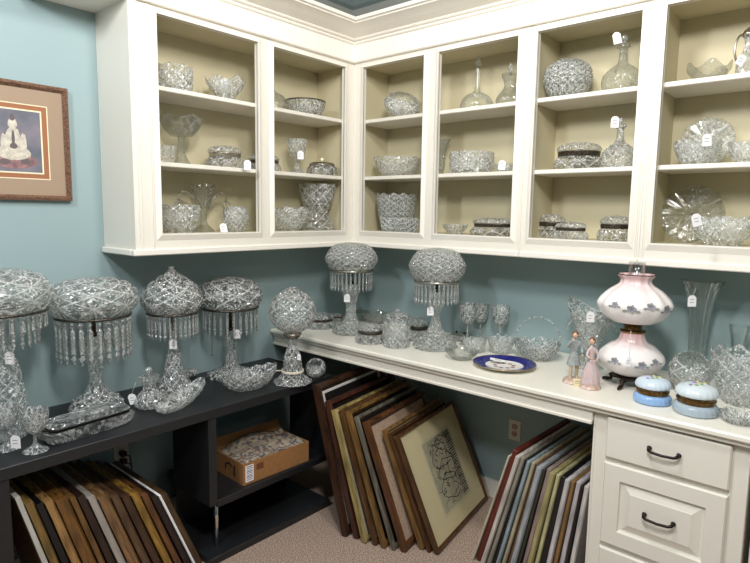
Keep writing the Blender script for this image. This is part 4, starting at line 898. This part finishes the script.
# ---------------------------------------------------------------- framed picture on the left wall
c = Vector((.004, -1.98, 1.858)); W2, H2 = .212, .235
root = thing('framed_picture', 'brown framed and matted print hanging on the teal wall', 'picture', c)
FRM = mat('mottled_brown_frame', srgb(140, 106, 84), .3, noise=(220, .10, srgb(72, 48, 38)))
def ring(b, x0, x1, wy, wz, t_, mi=0, inner=.6):              # rectangular moulding in the YZ plane
    o_ = [(-wy, -wz), (wy, -wz), (wy, wz), (-wy, wz)]; i_ = [(-wy+t_, -wz+t_), (wy-t_, -wz+t_), (wy-t_, wz-t_), (-wy+t_, wz-t_)]
    md = [((a[0]*.45+q[0]*.55), (a[1]*.45+q[1]*.55)) for a, q in zip(o_, i_)]
    vs = [(x0, *p) for p in o_]+[(x1*.8+x0*.2, *p) for p in o_]+[(x1, *p) for p in md]+[(x0+(x1-x0)*inner, *p) for p in i_]+[(x0, *p) for p in i_]
    b.add(vs, [(L*4+i, L*4+(i+1) % 4, ((L+1) % 5)*4+(i+1) % 4, ((L+1) % 5)*4+i) for L in range(5) for i in range(4)], mi)
b = MB(); ring(b, 0, .026, W2, H2, .021); b.build('frame', FRM, root)
b = MB(); b.box(.001, .010, -W2+.018, W2-.018, -H2+.018, H2-.018); ring(b, .010, .0112, .132, .150, .004, 1); ring(b, .0112, .0118, .108, .128, .006, 1); 
b.quad((.0105, -.129, -.147), (.0105, .129, -.147), (.0105, .129, .147), (.0105, -.129, .147), 2)
b.build('mat_board', [mat('taupe_mat_board', srgb(160, 138, 116), .8), mat('cream_mat_line', srgb(232, 222, 190), .8), mat('rust_mat_band', srgb(158, 104, 72), .8)], root)
b = MB(); b.box(.0106, .0114, -.102, .102, -.122, .122)
def blob(b, cy, cz, ry, rz, mi, x=.0118, n=14, ph=0):
    b.add([(x, cy+ry*math.cos(2*PI*i/n)*(1+.08*math.sin(5*i+ph)), cz+rz*math.sin(2*PI*i/n)*(1+.08*math.cos(3*i+ph))) for i in range(n)], [tuple(range(n))], mi)
blob(b, 0, -.075, .085, .035, 2, .0116); blob(b, 0, -.045, .062, .032, 1, .0118); blob(b, .0, .005, .030, .05, 1, .0119); blob(b, 0, .068, .017, .022, 1, .012); blob(b, 0, .092, .010, .014, 3, .0121)
blob(b, -.034, -.01, .012, .035, 1, .0122); blob(b, .036, -.005, .012, .038, 1, .0122); blob(b, .0, -.02, .014, .012, 3, .0123); blob(b, -.035, -.085, .02, .012, 3, .0117); blob(b, .04, -.08, .018, .012, 3, .0117)
blob(b, 0, .012, .006, .03, 3, .0124)
b.build('print', [mat('dusky_blue_print', srgb(92, 96, 108), .6, noise=(14, .2, srgb(128, 120, 130))), mat('pale_figure_ink', srgb(214, 208, 190), .6, noise=(60, .2, srgb(170, 160, 150))), mat('rose_ink', srgb(164, 120, 118), .6, noise=(50, .15, srgb(110, 84, 88))), mat('dark_figure_ink', srgb(98, 86, 88), .6)], root)

# ---------------------------------------------------------------- frames leaning in stacks
def wood(name, a, b_=None):
    m = mat(name, srgb(*a), .32, noise=(1, .16, srgb(*(b_ or tuple(int(q*.5) for q in a)))))
    nt = m.node_tree; tc = [n for n in nt.nodes if n.type == 'TEX_COORD'][0]; nz = [n for n in nt.nodes if n.type == 'TEX_NOISE'][0]
    mp = nt.nodes.new('ShaderNodeMapping'); mp.inputs['Scale'].default_value = (190, 26, 7); nt.links.new(tc.outputs['Object'], mp.inputs['Vector']); nt.links.new(mp.outputs[0], nz.inputs['Vector'])
    return m
def framed(label, base, yaw, lean, Wd, Hh, T_, mold, mw, inner, group, face=True, back=None, name='framed_picture', art=None, liner=None):
    """local: width along +Y from the near corner, height +Z, thickness +X; leans toward -X by 'lean'"""
    root = thing(name, label, 'picture', base, group); root.rotation_euler = Matrix(Matrix.Rotation(yaw, 3, 'Z') @ Matrix.Rotation(-lean, 3, 'Y')).to_euler()
    b = MB(); ring(b, 0, T_, Wd/2, Hh/2, mw, inner=.55); b.xf(Matrix.Translation((0, Wd/2, Hh/2))); b.build('frame', mold, root)
    b = MB(); b.box(.001, T_*.45, mw-.004, Wd-mw+.004, mw-.004, Hh-mw+.004); b.build('backing_board', back or KRAFT, root)
    if inner:
        b = MB(); b.box(T_*.45+.0002, T_*.5+.0006, mw-.003, Wd-mw+.003, mw-.003, Hh-mw+.003); b.build('mat_board', inner, root)
    if liner:
        b = MB(); ring(b, T_*.5+.001, T_*.62, Wd/2-mw+.001, Hh/2-mw+.001, .014); b.xf(Matrix.Translation((0, Wd/2, Hh/2))); b.build('liner', liner, root)
    if art: art(root, Wd, Hh, T_*.5+.001)
    return root
KRAFT = mat('brown_kraft_backing', srgb(122, 92, 62), .85, noise=(30, .2, srgb(96, 70, 46)))
MATC = mat('cream_mat', srgb(208, 196, 156), .8); MATK = mat('dark_picture', srgb(30, 28, 28), .3); MATP = mat('pinkish_mat', srgb(198, 172, 150), .8, noise=(70, .15, srgb(176, 150, 128))); MATW = mat('white_mat', srgb(222, 220, 214), .7)
DG = math.radians
def etching(root, Wd, Hh, x):
    cy, cz = Wd*.52, Hh*.50; hw, hh = Wd*.235, Hh*.31
    b = MB(); b.box(x, x+.0005, cy-hw-.014, cy+hw+.014, cz-hh-.016, cz+hh+.014, 0); b.box(x+.0006, x+.0009, cy-hw, cy+hw, cz-hh, cz+hh, 1)
    rnd = random.Random(5)
    def stroke(pts, wd, mi=2):
        wd = wd*.85
        pts = [Vector((x+.0012, cy+p[0]*hw, cz+p[1]*hh)) for p in pts]; vs = []
        for i, p in enumerate(pts):
            t = (pts[min(i+1, len(pts)-1)]-pts[max(i-1, 0)]).normalized(); n_ = Vector((0, -t.z, t.y)); vs += [p+n_*wd, p-n_*wd]
        b.add([tuple(v) for v in vs], [(2*i, 2*i+1, 2*i+3, 2*i+2) for i in range(len(pts)-1)], mi)
    # loose contour lines of an ink drawing plus hatching
    blobs = [(-.1, .45, .55, .35), (.1, .0, .6, .3), (-.05, -.45, .6, .36), (.2, .75, .4, .2), (.45, -.1, .3, .5)]
    for (u, v, ru, rv) in blobs:
        ph = rnd.random()*6; stroke([(u+ru*math.cos(a)*(1+.16*math.sin(3*a+ph)), v+rv*math.sin(a)*(1+.14*math.cos(4*a+ph))) for a in [2*PI*i/40*.86 for i in range(41)]], .0026)
    for k_ in range(95):
        u, v = rnd.uniform(-.75, .8), rnd.uniform(-.9, .9); a = rnd.uniform(0, 6.3); L_ = rnd.uniform(.08, .28)
        stroke([(u+L_*q*math.cos(a+q*rnd.uniform(-.4, .4)), v+L_*q*math.sin(a)*.6) for q in (0, .3, .6, 1)], rnd.uniform(.001, .0042), 2+(k_ % 3 == 0))
    for k_ in range(26):                                     # shaded background on the far side
        v = -.9+k_*.072; stroke([(.55, v), (.8, v+.02), (.97, v+.01)], .0042, 3 if k_ % 3 else 2)
    for k_ in range(10): stroke([(-.2+k_*.11, .82), (-.12+k_*.11, .97)], .003, 3)
    b.build('etching', [mat('etching_mount_paper', srgb(196, 188, 156), .8), mat('etching_paper', srgb(178, 172, 146), .8, noise=(30, .2, srgb(150, 146, 124))), mat('black_drawing_ink', srgb(40, 38, 36), .7), mat('grey_drawing_ink', srgb(92, 88, 78), .7)], root)
GM = 'framed pictures stacked under the white counter'
mids = [  # xb, yb, lean, H, T, W, frame colour, moulding width, inner, label, liner
 (.795, -.875, 14.5, .76, .034, .62, (70, 44, 30), .045, MATK, 'tallest dark brown frame with white beaded edge, leftmost under counter', MATW),
 (.885, -.85, 15.6, .685, .030, .64, (84, 48, 36), .035, MATK, 'dark reddish brown frame, second from left in stack under counter', None),
 (.968, -.85, 17.0, .655, .030, .64, (186, 164, 104), .026, MATW, 'cream gold frame with white inner mat in stack under counter', None),
 (1.018, -.83, 18.2, .665, .024, .64, (104, 70, 40), .026, MATC, 'brown frame directly right of the cream gold frame', None),
 (1.064, -.82, 19.3, .668, .026, .62, (140, 104, 56), .030, MATK, 'olive gold frame with dark picture mid stack under counter', None),
 (1.112, -.80, 20.4, .650, .020, .62, (126, 118, 104), .024, MATK, 'thin silvery grey frame left of brown frame with pink mat', None),
 (1.150, -.78, 21.5, .630, .032, .60, (106, 66, 38), .034, MATP, 'brown frame showing a strip of speckled pinkish mat', None),
 (1.205, -.705, 22.5, .585, .026, .60, (148, 110, 62), .024, MATC, 'golden brown frame third from right in stack under counter', None),
 (1.243, -.70, 23.2, .58, .018, .60, (96, 62, 36), .024, MATC, 'narrow brown frame directly behind the etching', None),
 (1.272, -.69, 24.0, .575, .026, .64, (98, 64, 38), .020, MATC, 'brown framed etching facing us at front of stack under counter', None)]
xq = None
for i, (x, y, ln, Hh, T_, Wd, colr, mw, inn, lab, lin) in enumerate(mids):
    if xq is not None:
        pt_, pl_ = mids[i-1][4], mids[i-1][2]; x = xq+pt_/math.cos(DG(pl_))+(Hh+.03)*(math.sin(DG(ln))-math.sin(DG(pl_)))*1.05+.0072
    xq = x
    framed(lab, (x, y, .0005), DG(9), DG(ln), Wd, Hh, T_, wood('frame_wood', colr), mw, inn, GM, liner=lin, art=etching if i == 9 else None)
GL = 'framed pictures stacked under the black console'
cols = [((206, 204, 196), 'white edged frame, leftmost in stack under black console', .020), ((150, 120, 66), 'slim dull gold frame beside the white edged one at left', .030), ((24, 24, 28), 'black frame between two gold frames under black console', .026),
 ((196, 150, 92), 'light tan wood frame, brightest of the tan ones under console', .032), ((140, 98, 48), 'wide golden brown frame right of the light tan one', .046), ((132, 96, 54), 'thin ornate gold frame mid stack under console', .024), ((58, 40, 32), 'dark brown frame left of the whitish grey frame', .030),
 ((176, 168, 160), 'whitish grey frame in the middle of console stack', .030), ((156, 118, 78), 'striped light brown frame right of the whitish grey one', .044), ((112, 84, 60), 'grey brown frame with worn corner in console stack', .034), ((84, 58, 40), 'dark walnut frame left of bright gold frame', .034),
 ((178, 136, 62), 'bright gold frame in right half of console stack', .034), ((128, 84, 50), 'reddish brown frame left of the dark frame with white edge', .030), ((50, 34, 30), 'dark brown frame with a white mat edge', .028), ((238, 236, 232), 'thin white board against the rightmost console frame', .012), ((96, 72, 46), 'large brown backed frame, rightmost in console stack', .030)]
n_ = len(cols); tot = sum(c[2] for c in cols)
acc = 0; yq = -2.03; hs = [.62, .585, .57, .565, .56, .555, .55, .53, .515, .50, .49, .48, .465, .445, .44, .43]
for i, (colr, lab, T_) in enumerate(cols):
    f = i/(n_-1); ln = DG(15.+7.5*f); Tn = T_*.93; y = yq; yq = y+Tn/math.cos(ln)+.62*(math.sin(DG(15.+7.5*(i+1)/(n_-1)))-math.sin(ln))*1.05+.0012
    if i == 14: m_ = PAPER
    else: m_ = wood('frame_wood', colr, None if sum(colr) < 500 else tuple(int(q*.85) for q in colr))
    framed(lab, (.505 if i != 15 else .49, y, .0005), PI/2, ln, .46, hs[i], Tn, m_, .02, MATK if i % 2 else MATC, GL)
GR = 'boards stacked on edge beside the drawer cabinet'
rb = [((228, 214, 190), 'thin cream board, leftmost of boards beside the drawer cabinet', .010, .575), ((112, 44, 34), 'dark red thick board in the right hand stack', .028, .60), ((222, 212, 204), 'white board right of the dark red one', .022, .585), ((160, 154, 140), 'grey mottled board with curled dark edge', .020, .58),
 ((30, 28, 30), 'black board left of the pale blue one', .014, .575), ((158, 176, 184), 'pale blue edged board in right hand stack', .018, .575), ((190, 178, 150), 'beige board right of the pale blue one', .018, .57), ((120, 86, 54), 'brown wooden edged board mid right hand stack', .012, .565), ((178, 184, 190), 'silvery blue board mid right hand stack', .026, .56),
 ((60, 62, 48), 'dark olive board between silvery blue and mauve boards', .012, .555), ((168, 144, 140), 'mauve board left of the pale yellow ones', .022, .555), ((180, 170, 118), 'pale yellow board, wider of two yellow ones', .026, .55), ((206, 200, 150), 'creamy yellow board right of wider yellow one', .018, .545),
 ((26, 24, 28), 'thick black board in right hand stack', .026, .54), ((216, 210, 210), 'white board right of the thick black board', .022, .54), ((150, 112, 66), 'tan wooden board between two white boards', .018, .535), ((206, 200, 204), 'pale grey white board near the cabinet side', .024, .535), ((40, 34, 34), 'thin black board nearly touching cabinet side', .012, .53), ((224, 218, 214), 'white board touching the cabinet side', .022, .53)]
tot = sum(q[2] for q in rb); acc = 0; BLb = None
for i, (colr, lab, T_, Hh) in enumerate(rb):
    f = i/(len(rb)-1); ln = DG(16.3-9.5*f); Tn = T_*.875; ln2 = DG(16.3-9.5*(i+1)/(len(rb)-1)); x = 1.372 if i == 0 else xq; xq = x+Tn/math.cos(ln2)+.60*(math.sin(ln)-math.sin(ln2))*1.05+.0012
    root = thing('canvas_board', lab, 'board', (x+Tn*math.sin(ln)*math.tan(ln), -.605+.012*math.sin(i*2.1), .0008+Tn*math.sin(ln)), GR)
    root.rotation_euler = Matrix(Matrix.Rotation(DG(-1), 3, 'Z') @ Matrix.Rotation(ln, 3, 'Y')).to_euler()
    m_ = wood('board_edge', colr, tuple(int(q*.72) for q in colr))
    b = MB(); b.bbox(0, Tn*.86, 0, .54, 0, Hh, .0015); b.build('board', m_, root)
    b = MB(); b.box(Tn*.86, Tn, .004, .536, .004, Hh-.004); b.build('cover_sheet', mat('cover_sheet', srgb(*tuple(int(q*.72) for q in colr)), .7), root)

# ---------------------------------------------------------------- cardboard box with newspaper
CARD = mat('brown_cardboard', srgb(166, 118, 70), .85, noise=(40, .25, srgb(146, 102, 60)))
sz = .3055; A = at(245.5, 483, 'z', sz); Bq = at(306.5, 456, 'z', sz); Cq = at(220, 471, 'z', sz)
A.x = min(A.x, .535); L_ = .42; root = thing('cardboard_box', 'open cardboard box with shipping label on console shelf', 'box', (.515, -1.255, sz)); root.rotation_euler = (0, 0, DG(88))
# local x runs along the wall (long side), local y toward the wall
w_, d_, h_ = .40, .235, .105
b = MB(); t = .004
b.box(0, w_, 0, t, 0, h_); b.box(0, w_, d_-t, d_, 0, h_); b.box(0, t, t, d_-t, 0, h_); b.box(w_-t, w_, t, d_-t, 0, h_); b.box(t, w_-t, t, d_-t, 0, t); b.build('carton', CARD, root)
b = MB(); b.quad((.0, d_, h_), (w_, d_, h_), (w_, d_+.03, h_+.05), (0, d_+.03, h_+.05)); b.quad((0, d_, h_-.001), (w_, d_, h_-.001), (w_, d_+.031, h_+.049), (0, d_+.031, h_+.049)); b.build('flap', CARD, root)
b = MB(); b.box(.012, .058, -.0008, 0, .012, h_-.012); 
for k_ in range(9): b.box(.018, .052, -.0011, -.0008, .020+k_*.008, .0225+k_*.008+.001*(k_ % 3), 1)
b.build('shipping_label', [PAPER, mat('barcode_ink', srgb(110, 106, 130), .8)], root)
b = MB(); b.box(.075, .115, -.0006, 0, .055, .085); b.build('printed_mark', mat('brown_print', srgb(110, 62, 40), .8), root)
b = MB(); 
pts = [(-.0008, d_*.5+.034*math.cos(a), .05+.026*math.sin(a)) for a in [-.4+i*.36 for i in range(9)]]; b.tube(pts, .005, 6, flat=.2); b.box(-.0010, 0, d_*.5-.05, d_*.5-.038, .022, .078); b.build('printed_mark', mat('black_print', srgb(46, 30, 26), .8), root)
# newspaper, a folded rumpled sheet pile with printed columns
NP = bpy.data.materials.new('newsprint'); NP.use_nodes = True; nt = NP.node_tree; bs = nt.nodes['Principled BSDF']; bs.inputs['Roughness'].default_value = .9
tc = nt.nodes.new('ShaderNodeTexCoord'); vo = nt.nodes.new('ShaderNodeTexVoronoi'); vo.inputs['Scale'].default_value = 75; nt.links.new(tc.outputs['Object'], vo.inputs['Vector'])
rp = nt.nodes.new('ShaderNodeValToRGB'); rp.color_ramp.interpolation = 'CONSTANT'; E_ = rp.color_ramp.elements; E_[0].color = (*srgb(158, 146, 128), 1); E_[0].position = 0; E_[1].position = .40; E_[1].color = (*srgb(104, 98, 98), 1)
for p_, c_ in ((.58, (176, 162, 142)), (.80, (142, 106, 82)), (.90, (92, 90, 98))): e = E_.new(p_); e.color = (*srgb(*c_), 1)
sp = nt.nodes.new('ShaderNodeSeparateColor'); nt.links.new(vo.outputs['Color'], sp.inputs[0]); nt.links.new(sp.outputs[0], rp.inputs[0]); nt.links.new(rp.outputs[0], bs.inputs['Base Color'])
b = MB(); nx, ny = 26, 16; vs = []
for s_ in (0, 1):
    for i in range(nx+1):
        for j_ in range(ny+1):
            u, v = i/nx, j_/ny; x = .006+u*(w_-.012); y = .008+v*(d_-.014)
            z = h_-.018+.05*math.sin(PI*min(1, u*1.02)*.8+.35)*(.45+.55*v)+.006*math.sin(7*u+5*v)+.004*math.sin(17*v+3*u)-.0
            if u > .9: z += .02*(u-.9)*10*(v)
            vs.append((x, y, z-s_*.014))
N_ = (nx+1)*(ny+1); fs = [(i*(ny+1)+j_, (i+1)*(ny+1)+j_, (i+1)*(ny+1)+j_+1, i*(ny+1)+j_+1) for i in range(nx) for j_ in range(ny)]
b.add(vs[:N_], fs, smooth=True); b.add(vs[N_:], [f[::-1] for f in fs], smooth=True)
ed = [i*(ny+1) for i in range(nx+1)]+[nx*(ny+1)+j_ for j_ in range(1, ny+1)]+[i*(ny+1)+ny for i in range(nx-1, -1, -1)]+[j_ for j_ in range(ny-1, 0, -1)]
b.f += [(ed[i], ed[(i+1) % len(ed)], N_+ed[(i+1) % len(ed)], N_+ed[i])[::-1] for i in range(len(ed))]; b.m += [0]*len(ed); b.sm += [False]*len(ed)
o = b.build('newspaper', NP, None, root.location); o.rotation_euler = root.rotation_euler; tag(o, 'crumpled folded newspaper lying in the cardboard box', 'newspaper')

# ---------------------------------------------------------------- wall outlets
def outlet(label, loc, yaw, plugs):
    root = thing('wall_outlet', label, 'outlet', loc, None, (0, 0, yaw))
    b = MB(); b.bbox(-.036, .036, -.006, -.0005, -.058, .058, .002); b.build('cover_plate', PLASTIC, root)
    for s in (-1, 1):
        b = MB(); b.lathe([(.001, 0), (.016, 0), (.016, .0015), (.001, .0016)], 20, c=(0, 0, 0)); b.xf(Matrix.Translation((0, -.0062, s*.02)) @ Matrix.Rotation(PI/2, 4, 'X'))
        for q in (-1, 1): b.box(q*.006-.0012, q*.006+.0012, -.0083, -.0078, s*.02-.004, s*.02+.005, 1)
        b.build('socket', [mat('pinkish_socket', srgb(196, 160, 150), .5), DPLAST], root)
    if plugs:
        for s in (-1, 1):
            b = MB(); b.bbox(-.014, .014, -.040, -.0087, s*.02-.012, s*.02+.012, .004)
            b.tube([(0, -.038, s*.02), (.02, -.05, s*.02-.01), (.03, -.045, -.05), (.02, -.04, -.12), (.05, -.03, -.2)], .003, 6); b.build('power_plug', DPLAST, root)
    return root
p = at(515, 430, 'y', 0); outlet('white double outlet on the back wall under the counter', (p.x, 0, p.z), 0, False)
p = at(121, 456, 'x', 0); outlet('outlet with two black plugs behind the console frames', (0, p.y, p.z), PI/2, True)
p = at(265, 418, 'x', 0)
